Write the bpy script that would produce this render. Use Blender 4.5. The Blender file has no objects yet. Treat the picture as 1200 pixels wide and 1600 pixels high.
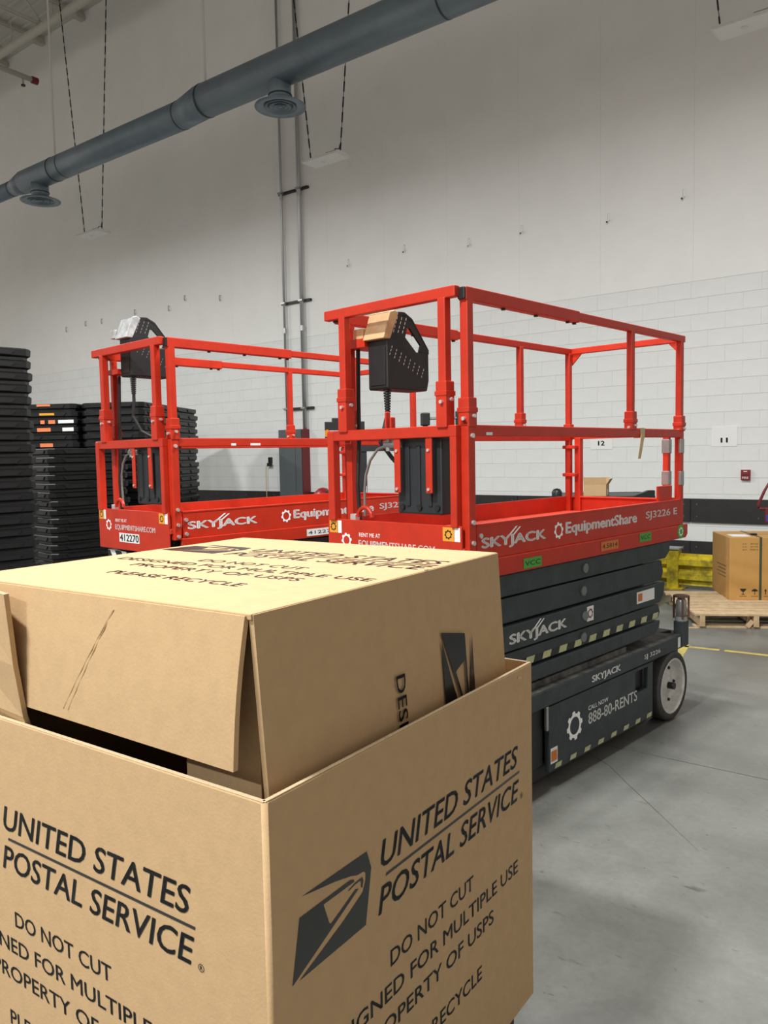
import bpy, math, random
from mathutils import Vector, Matrix
random.seed(7)
C = bpy.context.scene.collection
scene = bpy.context.scene
PI = math.pi

# ------------------------------------------------------------------ camera
F, PITCH, ROLL, CH = 1240.15, 0.0718, -0.0194, 1.584
fw = Vector((0, math.cos(PITCH), -math.sin(PITCH)))
rt0 = Vector((1, 0, 0)); up0 = rt0.cross(fw)
rt = rt0*math.cos(ROLL) + up0*math.sin(ROLL)
up = -rt0*math.sin(ROLL) + up0*math.cos(ROLL)
cam_d = bpy.data.cameras.new('camera'); cam = bpy.data.objects.new('camera', cam_d); C.objects.link(cam)
cam_d.sensor_fit = 'VERTICAL'; cam_d.sensor_height = 36.0; cam_d.lens = F/1600*36
cam_d.clip_start = 0.05; cam_d.clip_end = 200
bk = -fw
cam.matrix_world = Matrix(((rt.x, up.x, bk.x, 0), (rt.y, up.y, bk.y, 0), (rt.z, up.z, bk.z, CH), (0, 0, 0, 1)))
scene.camera = cam

# ------------------------------------------------------------------ world and exposure
world = bpy.data.worlds.new('world'); scene.world = world; world.use_nodes = True
world.node_tree.nodes['Background'].inputs[0].default_value = (1.0, 0.94, 0.86, 1)
world.node_tree.nodes['Background'].inputs[1].default_value = 0.48
scene.view_settings.view_transform = 'Standard'
scene.view_settings.look = 'None'
scene.view_settings.gamma = 1.0
scene.view_settings.exposure = 0.35
scene.view_settings.use_curve_mapping = False
LAMP_W = 285.0        # watts of one lit high-bay fixture

# ------------------------------------------------------------------ frames
WANG = math.atan2(-0.60710, 0.79463)          # direction of the back wall
WE = Vector((math.cos(WANG), math.sin(WANG), 0)); WN = Vector((-math.sin(WANG), math.cos(WANG), 0))
WD = 10.35                                     # distance of the wall's face
LD = Vector((0.69548, 0.71855, 0)); LN = Vector((-0.71855, 0.69548, 0))
def WP(s, d, z): return WE*s + WN*d + Vector((0, 0, z))
def pix_wall(x, y, gap=0.0):
    d = fw*F + rt*(x-600) - up*(y-800); o = Vector((0, 0, CH))
    t = (WD-gap-o.dot(WN))/d.dot(WN); P = o+d*t
    return P.dot(WE), P.dot(WN), P.z
def to_pix(P):
    d = P-Vector((0, 0, CH)); z = d.dot(fw)
    return 600+F*d.dot(rt)/z, 800-F*d.dot(up)/z, z
def pix_depth(x, y, Y):
    d = fw*F + rt*(x-600) - up*(y-800); return Vector((0, 0, CH)) + d*(Y/d.y)

# ------------------------------------------------------------------ materials
MATS = {}
def mat(name, col, rough=0.5, metal=0.0, var=0.0, vscale=8.0, bump=0.0, bscale=60.0, col2=None, emit=None, spec=0.5):
    if name in MATS: return MATS[name]
    m = bpy.data.materials.new(name); m.use_nodes = True; nt = m.node_tree; b = nt.nodes['Principled BSDF']
    b.inputs['Base Color'].default_value = (*col, 1); b.inputs['Roughness'].default_value = rough
    b.inputs['Metallic'].default_value = metal; b.inputs['Specular IOR Level'].default_value = spec
    tc = None
    if var > 0 or col2:
        tc = nt.nodes.new('ShaderNodeTexCoord'); n = nt.nodes.new('ShaderNodeTexNoise')
        n.inputs['Scale'].default_value = vscale; n.inputs['Detail'].default_value = 6; n.inputs['Roughness'].default_value = 0.65
        nt.links.new(tc.outputs['Object'], n.inputs['Vector'])
        r = nt.nodes.new('ShaderNodeValToRGB')
        c2 = col2 if col2 else tuple(max(0, c*(1-var)) for c in col)
        r.color_ramp.elements[0].position = 0.34; r.color_ramp.elements[0].color = (*c2, 1)
        r.color_ramp.elements[1].position = 0.62; r.color_ramp.elements[1].color = (*col, 1)
        nt.links.new(n.outputs['Fac'], r.inputs['Fac']); nt.links.new(r.outputs['Color'], b.inputs['Base Color'])
    if bump > 0:
        if not tc: tc = nt.nodes.new('ShaderNodeTexCoord')
        n2 = nt.nodes.new('ShaderNodeTexNoise'); n2.inputs['Scale'].default_value = bscale; n2.inputs['Detail'].default_value = 4
        nt.links.new(tc.outputs['Object'], n2.inputs['Vector'])
        bp = nt.nodes.new('ShaderNodeBump'); bp.inputs['Strength'].default_value = bump; bp.inputs['Distance'].default_value = 0.01
        nt.links.new(n2.outputs['Fac'], bp.inputs['Height']); nt.links.new(bp.outputs['Normal'], b.inputs['Normal'])
    if emit:
        b.inputs['Emission Color'].default_value = (*col, 1); b.inputs['Emission Strength'].default_value = emit
    MATS[name] = m; return m

M_wall = mat('painted_block', (0.765, 0.77, 0.755), 0.6, var=0.05, vscale=3, bump=0.12, bscale=90)
M_mortar = mat('painted_mortar', (0.62, 0.625, 0.61), 0.75, var=0.06, vscale=5)
M_panel = mat('painted_panel', (0.81, 0.80, 0.775), 0.55, var=0.05, vscale=1.2)
M_band = mat('black_board', (0.020, 0.018, 0.018), 0.55, var=0.35, vscale=6)
M_red = mat('lift_red', (0.54, 0.030, 0.010), 0.42, var=0.16, vscale=9, spec=0.4)
M_redworn = mat('lift_red_dusty', (0.60, 0.045, 0.018), 0.55, col2=(0.42, 0.05, 0.03), vscale=22, bump=0.3, bscale=120)
M_scis = mat('scissor_grey', (0.044, 0.056, 0.060), 0.5, var=0.3, vscale=12, spec=0.35)
M_chas = mat('chassis_dusty', (0.15, 0.145, 0.13), 0.75, col2=(0.035, 0.035, 0.035), vscale=14, bump=0.2)
M_black = mat('black_plastic', (0.012, 0.012, 0.013), 0.5, var=0.3, vscale=20)
M_blackm = mat('black_metal', (0.010, 0.010, 0.011), 0.45)
M_box_black = mat('slate_plastic', (0.020, 0.024, 0.028), 0.45, var=0.2, vscale=9)
M_white = mat('white_print', (0.93, 0.93, 0.92), 0.5)
M_paper = mat('white_paper', (0.80, 0.80, 0.79), 0.7)
M_ink = mat('black_ink', (0.010, 0.010, 0.011), 0.26, spec=0.65)
M_rim = mat('white_rim', (0.62, 0.60, 0.56), 0.5, col2=(0.45, 0.43, 0.40), vscale=16)
M_tyre = mat('rubber', (0.045, 0.044, 0.042), 0.8, var=0.3, vscale=30)
M_steel = mat('zinc_steel', (0.42, 0.42, 0.41), 0.38, metal=0.8, var=0.2, vscale=20)
M_bright = mat('bolt_steel', (0.75, 0.74, 0.72), 0.3, metal=0.7)
M_stripe = mat('pale_yellow_tape', (0.55, 0.55, 0.30), 0.65, var=0.25, vscale=60)
M_tape = mat('masking_tape', (0.58, 0.47, 0.25), 0.7)
M_green = mat('green_sticker', (0.07, 0.34, 0.04), 0.6)
M_orange = mat('orange_sticker', (0.60, 0.17, 0.03), 0.6)
M_orange2 = mat('orange_label', (0.80, 0.22, 0.08), 0.6)
M_warn = mat('warning_yellow', (0.75, 0.33, 0.03), 0.6)
M_card = mat('kraft_cardboard', (0.50, 0.335, 0.180), 0.82, var=0.07, vscale=26, bump=0.08, bscale=160, spec=0.2)
M_edge = mat('kraft_edge', (0.56, 0.42, 0.25), 0.85, var=0.15, vscale=120)
M_carton = mat('tan_carton', (0.50, 0.27, 0.075), 0.75, var=0.06, vscale=12)
M_wood = mat('pallet_wood', (0.62, 0.46, 0.28), 0.8, col2=(0.48, 0.33, 0.18), vscale=14, bump=0.2, bscale=80)
M_duct = mat('duct_grey_blue', (0.185, 0.235, 0.275), 0.42, metal=0.2, var=0.15, vscale=3)
M_ductdk = mat('duct_dark', (0.030, 0.038, 0.045), 0.5)
M_rod = mat('white_rod', (0.62, 0.60, 0.56), 0.5)
M_conduit = mat('galvanised_conduit', (0.45, 0.46, 0.47), 0.4, metal=0.7)
M_cab = mat('cabinet_grey', (0.10, 0.115, 0.12), 0.5, var=0.1, vscale=4)
M_dred = mat('dark_red_paint', (0.16, 0.010, 0.016), 0.45)
M_fire = mat('alarm_red', (0.23, 0.006, 0.012), 0.4)
M_yellow = mat('guard_yellow', (0.62, 0.47, 0.015), 0.5, col2=(0.16, 0.13, 0.01), vscale=7)
M_cap = mat('grey_cap', (0.30, 0.31, 0.30), 0.6)
M_lens = mat('frosted_lens', (0.78, 0.77, 0.74), 0.5)
M_lit = mat('lit_lens', (1.0, 0.97, 0.9), 0.5, emit=6.0)
M_house = mat('fixture_white', (0.72, 0.70, 0.66), 0.5)
M_beam = mat('joist_paint', (0.50, 0.47, 0.41), 0.6)
M_deckc = mat('roof_deck', (0.58, 0.57, 0.53), 0.6)
M_amber = mat('amber_lens', (0.70, 0.22, 0.01), 0.25)
M_lampglass = mat('strobe_glass', (0.34, 0.34, 0.33), 0.2, metal=0.3)
M_rust = mat('rusty_cage', (0.12, 0.06, 0.035), 0.7)
M_beige = mat('beige_hood', (0.62, 0.40, 0.20), 0.6, var=0.15, vscale=25)
M_silver = mat('scuffed_hood', (0.50, 0.51, 0.52), 0.4, var=0.4, vscale=25)
M_hose = mat('grey_hose', (0.20, 0.20, 0.19), 0.5)
M_blue = mat('blue_label', (0.02, 0.06, 0.35), 0.5)
M_ftape = mat('floor_tape', (0.62, 0.50, 0.10), 0.7, col2=(0.36, 0.30, 0.12), vscale=12)
M_strap = mat('green_strap', (0.05, 0.065, 0.03), 0.5)
M_tray = mat('tray_black', (0.011, 0.0115, 0.0125), 0.42, var=0.25, vscale=5, spec=0.45)

def floor_mat():
    m = bpy.data.materials.new('concrete_floor'); m.use_nodes = True; nt = m.node_tree; b = nt.nodes['Principled BSDF']
    tc = nt.nodes.new('ShaderNodeTexCoord')
    def noise(scale, det, rough=0.6, stretch=None):
        n = nt.nodes.new('ShaderNodeTexNoise'); n.inputs['Scale'].default_value = scale; n.inputs['Detail'].default_value = det; n.inputs['Roughness'].default_value = rough
        if stretch:
            mp = nt.nodes.new('ShaderNodeMapping'); mp.inputs['Scale'].default_value = stretch; mp.inputs['Rotation'].default_value = (0, 0, 0.5)
            nt.links.new(tc.outputs['Object'], mp.inputs['Vector']); nt.links.new(mp.outputs['Vector'], n.inputs['Vector'])
        else: nt.links.new(tc.outputs['Object'], n.inputs['Vector'])
        return n
    def ramp(n, p0, c0, p1, c1):
        r = nt.nodes.new('ShaderNodeValToRGB'); r.color_ramp.elements[0].position = p0; r.color_ramp.elements[0].color = (*c0, 1)
        r.color_ramp.elements[1].position = p1; r.color_ramp.elements[1].color = (*c1, 1); nt.links.new(n.outputs['Fac'], r.inputs['Fac']); return r
    def mul(a, bb, f=1.0):
        x = nt.nodes.new('ShaderNodeMixRGB'); x.blend_type = 'MULTIPLY'; x.inputs[0].default_value = f
        nt.links.new(a.outputs[0], x.inputs[1]); nt.links.new(bb.outputs[0], x.inputs[2]); return x
    base = ramp(noise(1.1, 8, 0.62), 0.32, (0.120, 0.121, 0.110), 0.68, (0.225, 0.227, 0.209))
    fine = ramp(noise(38, 5), 0.3, (0.86, 0.86, 0.86), 0.7, (1, 1, 1))
    scuff = ramp(noise(8, 6, 0.62, (0.55, 1.7, 1)), 0.29, (0.50, 0.50, 0.48), 0.36, (1, 1, 1))
    speck = ramp(noise(17, 4, 0.55, (1.0, 1.8, 1)), 0.285, (0.55, 0.55, 0.53), 0.32, (1, 1, 1))
    pale = ramp(noise(3.3, 6, 0.75), 0.60, (1, 1, 1), 0.75, (1.28, 1.28, 1.24))
    o = mul(mul(mul(mul(base, fine), scuff), speck), pale)
    nt.links.new(o.outputs[0], b.inputs['Base Color'])
    rr = ramp(noise(2.2, 6), 0.3, (0.30, 0.30, 0.30), 0.7, (0.50, 0.50, 0.50)); nt.links.new(rr.outputs[0], b.inputs['Roughness'])
    bp = nt.nodes.new('ShaderNodeBump'); bp.inputs['Strength'].default_value = 0.06; bp.inputs['Distance'].default_value = 0.01
    nt.links.new(noise(50, 4).outputs['Fac'], bp.inputs['Height']); nt.links.new(bp.outputs['Normal'], b.inputs['Normal'])
    return m
M_floor = floor_mat()

# ------------------------------------------------------------------ mesh helpers
class MB:
    def __init__(s): s.v = []; s.f = []
    def add(s, vs, fs):
        o = len(s.v); s.v += [tuple(q) for q in vs]; s.f += [tuple(i+o for i in q) for q in fs]; return s
    def box(s, x0, x1, y0, y1, z0, z1):
        return s.add([(x0,y0,z0),(x1,y0,z0),(x1,y1,z0),(x0,y1,z0),(x0,y0,z1),(x1,y0,z1),(x1,y1,z1),(x0,y1,z1)],
                     [(0,3,2,1),(4,5,6,7),(0,1,5,4),(1,2,6,5),(2,3,7,6),(3,0,4,7)])
    def beam(s, a, b, w, h, side=None):
        a = Vector(a); b = Vector(b); d = (b-a).normalized()
        sd = Vector(side) if side else (Vector((0,0,1)) if abs(d.z) < 0.9 else Vector((1,0,0)))
        x = d.cross(sd).normalized(); y = x.cross(d).normalized()
        vs = [p+x*(i*w/2)+y*(j*h/2) for p in (a, b) for i, j in ((-1,-1),(1,-1),(1,1),(-1,1))]
        return s.add(vs, [(3,2,1,0),(4,5,6,7),(0,1,5,4),(1,2,6,5),(2,3,7,6),(3,0,4,7)])
    def cyl(s, a, b, r, n=14, r2=None):
        a = Vector(a); b = Vector(b); d = (b-a).normalized(); r2 = r if r2 is None else r2
        x = d.orthogonal().normalized(); y = d.cross(x)
        vs = []
        for p, q in ((a, r), (b, r2)):
            vs += [p+x*(q*math.cos(2*PI*i/n))+y*(q*math.sin(2*PI*i/n)) for i in range(n)]
        fs = [(i, (i+1) % n, n+(i+1) % n, n+i) for i in range(n)] + [tuple(range(n-1, -1, -1)), tuple(range(n, 2*n))]
        return s.add(vs, fs)
    def tube(s, pts, r, n=8):
        pts = [Vector(p) for p in pts]; rings = []; vs = []; fs = []
        x = None
        for i, p in enumerate(pts):
            d = (pts[min(i+1, len(pts)-1)]-pts[max(i-1, 0)]).normalized()
            x = d.orthogonal().normalized() if x is None else (x-d*x.dot(d)).normalized()
            y = d.cross(x); vs += [p+x*(r*math.cos(2*PI*k/n))+y*(r*math.sin(2*PI*k/n)) for k in range(n)]
        for i in range(len(pts)-1):
            fs += [(i*n+k, i*n+(k+1) % n, (i+1)*n+(k+1) % n, (i+1)*n+k) for k in range(n)]
        fs += [tuple(range(n-1, -1, -1)), tuple(range((len(pts)-1)*n, len(pts)*n))]
        return s.add(vs, fs)
    def lathe(s, a, ax, prof, n=24):       # prof: (distance along ax, radius)
        a = Vector(a); ax = Vector(ax).normalized(); x = ax.orthogonal().normalized(); y = ax.cross(x); vs = []; fs = []
        for t, r in prof: vs += [a+ax*t+x*(r*math.cos(2*PI*k/n))+y*(r*math.sin(2*PI*k/n)) for k in range(n)]
        for i in range(len(prof)-1): fs += [(i*n+k, i*n+(k+1) % n, (i+1)*n+(k+1) % n, (i+1)*n+k) for k in range(n)]
        return s.add(vs, fs)
    def prism(s, poly, o, xd, yd, depth):  # poly in (x,y) of plane; extruded by the vector depth
        o = Vector(o); xd = Vector(xd); yd = Vector(yd); dv = Vector(depth); n = len(poly)
        vs = [o+xd*p[0]+yd*p[1] for p in poly]; vs += [q+dv for q in vs]
        return s.add(vs, [tuple(range(n-1, -1, -1)), tuple(range(n, 2*n))] + [(i, (i+1) % n, n+(i+1) % n, n+i) for i in range(n)])
    def build(s, name, m, parent=None, bevel=0.0, smooth=False):
        me = bpy.data.meshes.new(name); me.from_pydata(s.v, [], s.f)
        import bmesh
        bm = bmesh.new(); bm.from_mesh(me); bmesh.ops.recalc_face_normals(bm, faces=bm.faces); bm.to_mesh(me); bm.free()
        me.materials.append(m); o = bpy.data.objects.new(name, me); C.objects.link(o)
        if smooth:
            for p in me.polygons: p.use_smooth = len(p.vertices) == 4
        if parent: o.parent = parent
        if bevel:
            bv = o.modifiers.new('bevel', 'BEVEL'); bv.width = bevel; bv.segments = 2; bv.limit_method = 'ANGLE'; bv.angle_limit = 0.7
        return o
def stuff(o): o['kind'] = 'stuff'; return o
def tag(o, label, cat, group=None):
    o['label'] = label; o['category'] = cat
    if group: o['group'] = group
    return o
def thing(name, label, cat, loc=(0, 0, 0), rotz=0.0, group=None):
    o = bpy.data.objects.new(name, None); C.objects.link(o); o.location = loc; o.rotation_euler = (0, 0, rotz)
    o.empty_display_size = 0.1
    return tag(o, label, cat, group)
def struct_empty(name, loc=(0, 0, 0), rotz=0.0):
    o = bpy.data.objects.new(name, None); C.objects.link(o); o.location = loc; o.rotation_euler = (0, 0, rotz); o['kind'] = 'structure'; return o
def child_copy(src, parent):
    c = src.copy(); C.objects.link(c); c.parent = parent; return c

def text_poly(body, shear=0.0, bold=0.0):
    cu = bpy.data.curves.new('txt', 'FONT'); cu.body = body; cu.shear = shear; cu.resolution_u = 3
    ob = bpy.data.objects.new('txt', cu); C.objects.link(ob)
    me = bpy.data.meshes.new_from_object(ob)
    vs = [v.co.copy() for v in me.vertices]; fs = [tuple(p.vertices) for p in me.polygons]
    bpy.data.objects.remove(ob); bpy.data.curves.remove(cu); bpy.data.meshes.remove(me)
    if bold > 0:                      # heavier strokes: the same outline laid down a few times side by side
        V, Fc = [], []
        for dx, dy in ((-1, 0), (1, 0), (0, -0.7), (0, 0.7), (0, 0)):
            o = len(V); V += [v+Vector((dx*bold*1.3, dy*bold*1.3, 0)) for v in vs]; Fc += [tuple(i+o for i in f) for f in fs]
        vs, fs = V, Fc
    return vs, fs
def text(parent, body, o, xd, yd, width, height, m, shear=0.0, bold=0.01, name='lettering', mb=None):
    """flat print: lower left corner o, reading along xd, up along yd"""
    vs, fs = text_poly(body, shear, bold)
    x0 = min(v.x for v in vs); x1 = max(v.x for v in vs); y0 = min(v.y for v in vs); y1 = max(v.y for v in vs)
    o = Vector(o); xd = Vector(xd); yd = Vector(yd)
    pts = [o + xd*((v.x-x0)/(x1-x0)*width) + yd*((v.y-y0)/(y1-y0)*height) for v in vs]
    if mb is not None: mb.add(pts, fs); return None
    q = MB(); q.add(pts, fs); return flat(q, name, m, parent)
def flat(q, name, m, parent):
    me = bpy.data.meshes.new(name); me.from_pydata(q.v, [], q.f); me.materials.append(m)
    ob = bpy.data.objects.new(name, me); C.objects.link(ob)
    if parent: ob.parent = parent
    return ob
def gear(parent, o, xd, yd, r, m, name='gear_logo'):
    o = Vector(o); xd = Vector(xd); yd = Vector(yd); vs = []; fs = []; n = 64
    for i in range(n):
        a = 2*PI*i/n; ph = (i % 8)
        ro = r if ph in (0, 1, 2, 3) else r*0.82
        for q in (ro, r*0.60): vs.append(o+xd*(q*math.cos(a))+yd*(q*math.sin(a)))
    for i in range(n):
        j = (i+1) % n; fs.append((2*i, 2*j, 2*j+1, 2*i+1))
    q = MB(); q.add(vs, fs); return flat(q, name, m, parent)
def decal(parent, name, m, o, xd, yd, w, h):
    o = Vector(o); xd = Vector(xd); yd = Vector(yd); q = MB(); q.add([o, o+xd*w, o+xd*w+yd*h, o+yd*h], [(0, 1, 2, 3)]); return flat(q, name, m, parent)

# ------------------------------------------------------------------ structure: floor
floor = struct_empty('floor', (0, 0, 0), WANG)
sb = [-30.0, -18.2, -12.2, -6.2, 1.6, 9.0]; db = [-9.0, -2.3, 4.03, 10.37]
G = 0.003
for i in range(len(sb)-1):
    for j in range(len(db)-1):
        MB().box(sb[i]+G, sb[i+1]-G, db[j]+G, db[j+1]-G, -0.12, 0.0).build('slab', M_floor, floor)
MB().box(sb[0], sb[-1], db[0], db[-1], -0.16, -0.012).build('subbase', mat('joint_filler', (0.03, 0.03, 0.03), 0.9), floor)
# thin cracks in the slab
for pts in ([(0.985, 4.25), (1.11, 3.9), (1.13, 3.7), (1.17, 3.4), (1.215, 3.03)], [(1.35, 2.62), (1.55, 2.60), (1.8, 2.52)], [(1.62, 3.32), (1.66, 3.22), (1.65, 3.14)]):
    q = MB(); vs = []
    for k, (x, y) in enumerate(pts):
        w = 0.0016 if 0 < k < len(pts)-1 else 0.0004
        vs += [(x-w, y-w, 0.0006), (x+w, y+w, 0.0006)]
    q.add(vs, [(2*k, 2*k+1, 2*k+3, 2*k+2) for k in range(len(pts)-1)])
    o = flat(q, 'crack', mat('crack_dark', (0.06, 0.06, 0.055), 0.9), floor)
    o.rotation_euler = (0, 0, -WANG)

# ------------------------------------------------------------------ structure: back wall
S0, S1 = -27.0, 6.0
wall = struct_empty('wall_back', (0, 0, 0), WANG)
MB().box(S0, S1, WD+0.0035, WD+0.2, 0, 11.4).build('mortar_bed', M_mortar, wall)
BL, BH = 0.4064, 0.2032
proto = MB().box(-BL/2+0.0008, BL/2-0.0008, 0.0, 0.012, -BH/2+0.0034, BH/2-0.0034).build('block', M_wall, wall, bevel=0.0)
proto_me = proto.data; bpy.data.objects.remove(proto)
cells = []
for r in range(18):
    off = 0 if r % 2 else BL/2
    k = 0; s = S0+off
    while s+BL/2 < S1:
        c = (s+BL/2, WD, BH*(r+0.5)); P = WP(c[0], c[1], c[2]); x, y, z = to_pix(P)
        vis = 0 < x < 1195 and y < 930 and not (0.44 < c[2] < 0.0) and not (0.68 < c[2] < 0.94)
        hid = (x < 770 and y > 860) or (x < 300 and y > 640) or (760 < x < 1060 and y > 790)
        cells.append((z if vis and not hid else 1e3+abs(z), c)); s += BL
cells.sort(key=lambda t: t[0])
rest = MB()
for i, (z, c) in enumerate(cells):
    if i < 300:
        o = bpy.data.objects.new('block', proto_me); C.objects.link(o); o.parent = wall; o.location = (c[0], c[1], c[2])
    else:
        rest.box(c[0]-BL/2+0.0008, c[0]+BL/2-0.0008, c[1], c[1]+0.012, c[2]-BH/2+0.0034, c[2]+BH/2-0.0034)
o = rest.build('far_blocks', M_wall, wall); o['kind'] = 'stuff'
s = S0
while s < S1:
    MB().box(s+0.0006, s+1.1994, WD, WD+0.015, 18*BH+0.004, 11.35).build('wall_panel', M_panel, wall); s += 1.2

# bumper boards bolted along the wall
trims = []
for name, z0, z1 in (('trim_1', 0.662, 0.958), ('trim_2', 0.10, 0.42)):
    tr = struct_empty(name, (0, 0, 0), WANG); trims.append(tr)
    s = -3.0-2.44*10
    while s < S1-0.2:
        bd = MB().box(s+0.003, s+2.437, WD-0.038, WD+0.001, z0, z1).build('board', M_band, tr, bevel=0.003)
        bq = MB()
        for ds in (0.08, 0.80, 1.62, 2.36):
            for zz in (z0+0.07, z1-0.07): bq.cyl((s+ds, WD-0.044, zz), (s+ds, WD-0.037, zz), 0.009, 10)
        stuff(bq.build('bolts', mat('bolt_dark', (0.10, 0.10, 0.10), 0.5), bd))
        s += 2.44

# ------------------------------------------------------------------ structure: ceiling with joists
ceil = struct_empty('ceiling', (0, 0, 0), WANG)
CZ = 11.15
MB().box(S0, S1, -9, WD+0.2, CZ+0.05, CZ+0.12).build('roof_deck', M_deckc, ceil)
q = MB(); d = -8.5
while d < WD:
    q.box(S0, S1, d, d+0.03, CZ, CZ+0.05); d += 0.3
o = q.build('deck_rib', M_deckc, ceil)
jproto = None
ks = [-15.78+1.61*k for k in range(-6, 13)]
for js in ks:
    q = MB(); J = 0.62
    q.box(-0.05, -0.012, -6, WD-0.02, CZ-0.05, CZ); q.box(0.012, 0.05, -6, WD-0.02, CZ-0.05, CZ)
    q.box(-0.05, -0.012, -6, WD-0.95, CZ-J, CZ-J+0.05); q.box(0.012, 0.05, -6, WD-0.95, CZ-J, CZ-J+0.05)
    d = -6; kk = 0
    while d < WD-1.2:
        q.beam((0, d, CZ-0.03 if kk % 2 else CZ-J+0.03), (0, d+0.55, CZ-J+0.03 if kk % 2 else CZ-0.03), 0.024, 0.024); d += 0.55; kk += 1
    q.beam((0, WD-0.98, CZ-J+0.03), (0, WD-0.25, CZ-0.04), 0.024, 0.024)
    q.box(-0.07, 0.07, WD-0.22, WD-0.01, CZ-0.14, CZ-0.05)
    if jproto is None:
        jproto = q.build('joist', M_beam, ceil); jproto.location = (js, 0, 0)
    else:
        o = jproto.copy(); C.objects.link(o); o.parent = ceil; o.location = (js, 0, 0)

# ------------------------------------------------------------------ scissor lifts
def lift(name, label, O, ang, left):
    T = thing(name, label, 'scissor lift', (O[0], O[1], 0), ang, 'red scissor lifts parked side by side')
    X = Vector((1, 0, 0)); Y = Vector((0, 1, 0)); Z = Vector((0, 0, 1))
    L, W = 2.12, 0.781; zt = 2.256; zm0, zm1 = 1.652, 1.700; tw = 0.036
    def bar(nm, *a, m=M_red, bv=0.004, par=None): return MB().box(*a).build(nm, m, par or T, bevel=bv)
    # --- chassis
    bar('shade_filler', 0.42, 1.66, 0.02, 0.76, 0.045, 0.14, m=M_blackm)  # black box added to deepen the shade under the chassis
    ch = bar('chassis', -0.02, 2.10, 0.03, 0.75, 0.13, 0.44, m=M_scis)
    bar('chassis_top', -0.04, 2.113, -0.020, 0.80, 0.44, 0.484, m=M_chas)
    bar('chassis_edge', -0.04, 2.115, -0.024, -0.012, 0.405, 0.485, m=M_scis)
    bar('chassis_edge', -0.04, 2.115, 0.792, 0.804, 0.405, 0.485, m=M_scis)
    bar('top_channel', 0.15, 1.45, 0.035, 0.10, 0.480, 0.512, m=M_chas)
    for yy, sg in ((-0.014, -1), (0.794, 1)):
        q = MB()
        q.box(0.575, 1.43, yy-0.012, yy+0.012, 0.09, 0.40); q.box(1.58, 1.64, yy-0.012, yy+0.012, 0.09, 0.40)
        q.box(1.43, 1.58, yy-0.012, yy+0.012, 0.09, 0.265); q.box(1.43, 1.58, yy-0.012, yy+0.012, 0.385, 0.40)
        tray = q.build('tray_door', M_scis, T)
        bar('tray_recess', 1.43, 1.58, yy+0.02 if sg < 0 else yy-0.03, yy+0.03 if sg < 0 else yy-0.02, 0.265, 0.385, m=M_blackm, par=tray)
        if sg < 0:
            bar('latch', 0.555, 0.572, yy-0.014, yy+0.004, 0.29, 0.405, m=M_steel, par=tray)
            for k in range(8):
                u0 = 0.62+k*0.135
                q = MB(); y1 = yy-0.0132
                q.add([(u0, y1, 0.095), (u0+0.055, y1, 0.095), (u0+0.065, y1, 0.118), (u0+0.01, y1, 0.118)], [(0, 1, 2, 3)]); flat(q, 'hazard_stripe', M_stripe, tray)
            gear(tray, (0.80, yy-0.0135, 0.255), X, Z, 0.072, M_white)
            text(tray, 'CALL NOW', (0.93, yy-0.0135, 0.297), X, Z, 0.20, 0.022, M_white, bold=0.0)
            text(tray, '888-80-RENTS', (0.93, yy-0.0135, 0.225), X, Z, 0.52, 0.058, M_white, bold=0.012)
            decal(tray, 'warning_label', M_paper, (0.585, yy-0.0128, 0.125), X, Z, 0.06, 0.075)
            decal(tray, 'warning_label', M_orange, (0.590, yy-0.0136, 0.135), X, Z, 0.05, 0.05)
    text(T, 'SKYJACK', (0.97, -0.0250, 0.418), X, Z, 0.30, 0.045, M_white, bold=0.03)
    text(T, 'SJ 3226', (1.54, -0.0250, 0.425), X, Z, 0.20, 0.032, M_white, bold=0.015)
    decal(T, 'white_label', M_paper, (1.97, -0.0250, 0.415), X, Z, 0.035, 0.06)
    # --- wheels
    for u in (0.20, 1.90):
        for yo, sg in ((-0.032, 1), (0.812, -1)):
            ww = MB().lathe((u, yo, 0.203), (0, sg, 0), [(0.02, 0.150), (0.004, 0.160), (0.0, 0.185), (0.008, 0.200), (0.03, 0.203), (0.10, 0.203), (0.122, 0.198), (0.13, 0.180), (0.13, 0.05)], 36).build('tyre', M_tyre, T, smooth=True)
            rim = MB().lathe((u, yo, 0.203), (0, sg, 0), [(0.004, 0.163), (0.0, 0.156), (0.010, 0.148), (0.045, 0.140), (0.050, 0.06), (0.035, 0.05), (0.030, 0.0001)], 32).build('rim', M_rim, T, smooth=True)
            hub = MB().cyl((u, yo-0.006*sg, 0.203), (u, yo+0.05*sg, 0.203), 0.020, 12).build('axle_hub', M_blackm, rim)
            q = MB()
            for k in range(5): q.cyl((u+0.10*math.cos(k*1.257), yo+0.047*sg, 0.203+0.10*math.sin(k*1.257)), (u+0.10*math.cos(k*1.257), yo+0.038*sg, 0.203+0.10*math.sin(k*1.257)), 0.009, 8)
            stuff(q.build('wheel_bolts', M_blackm, rim))
    bar('fork_bracket', 0.42, 0.56, 0.0, 0.05, 0.12, 0.40, m=M_blackm)
    # --- scissor arms, folded flat
    lev = [(0.955, 1.052, 0.10, 1.93), (0.832, 0.945, 0.06, 1.84), (0.706, 0.822, 0.10, 1.86), (0.612, 0.696, 0.05, 1.80), (0.530, 0.602, 0.08, 1.80)]
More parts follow.
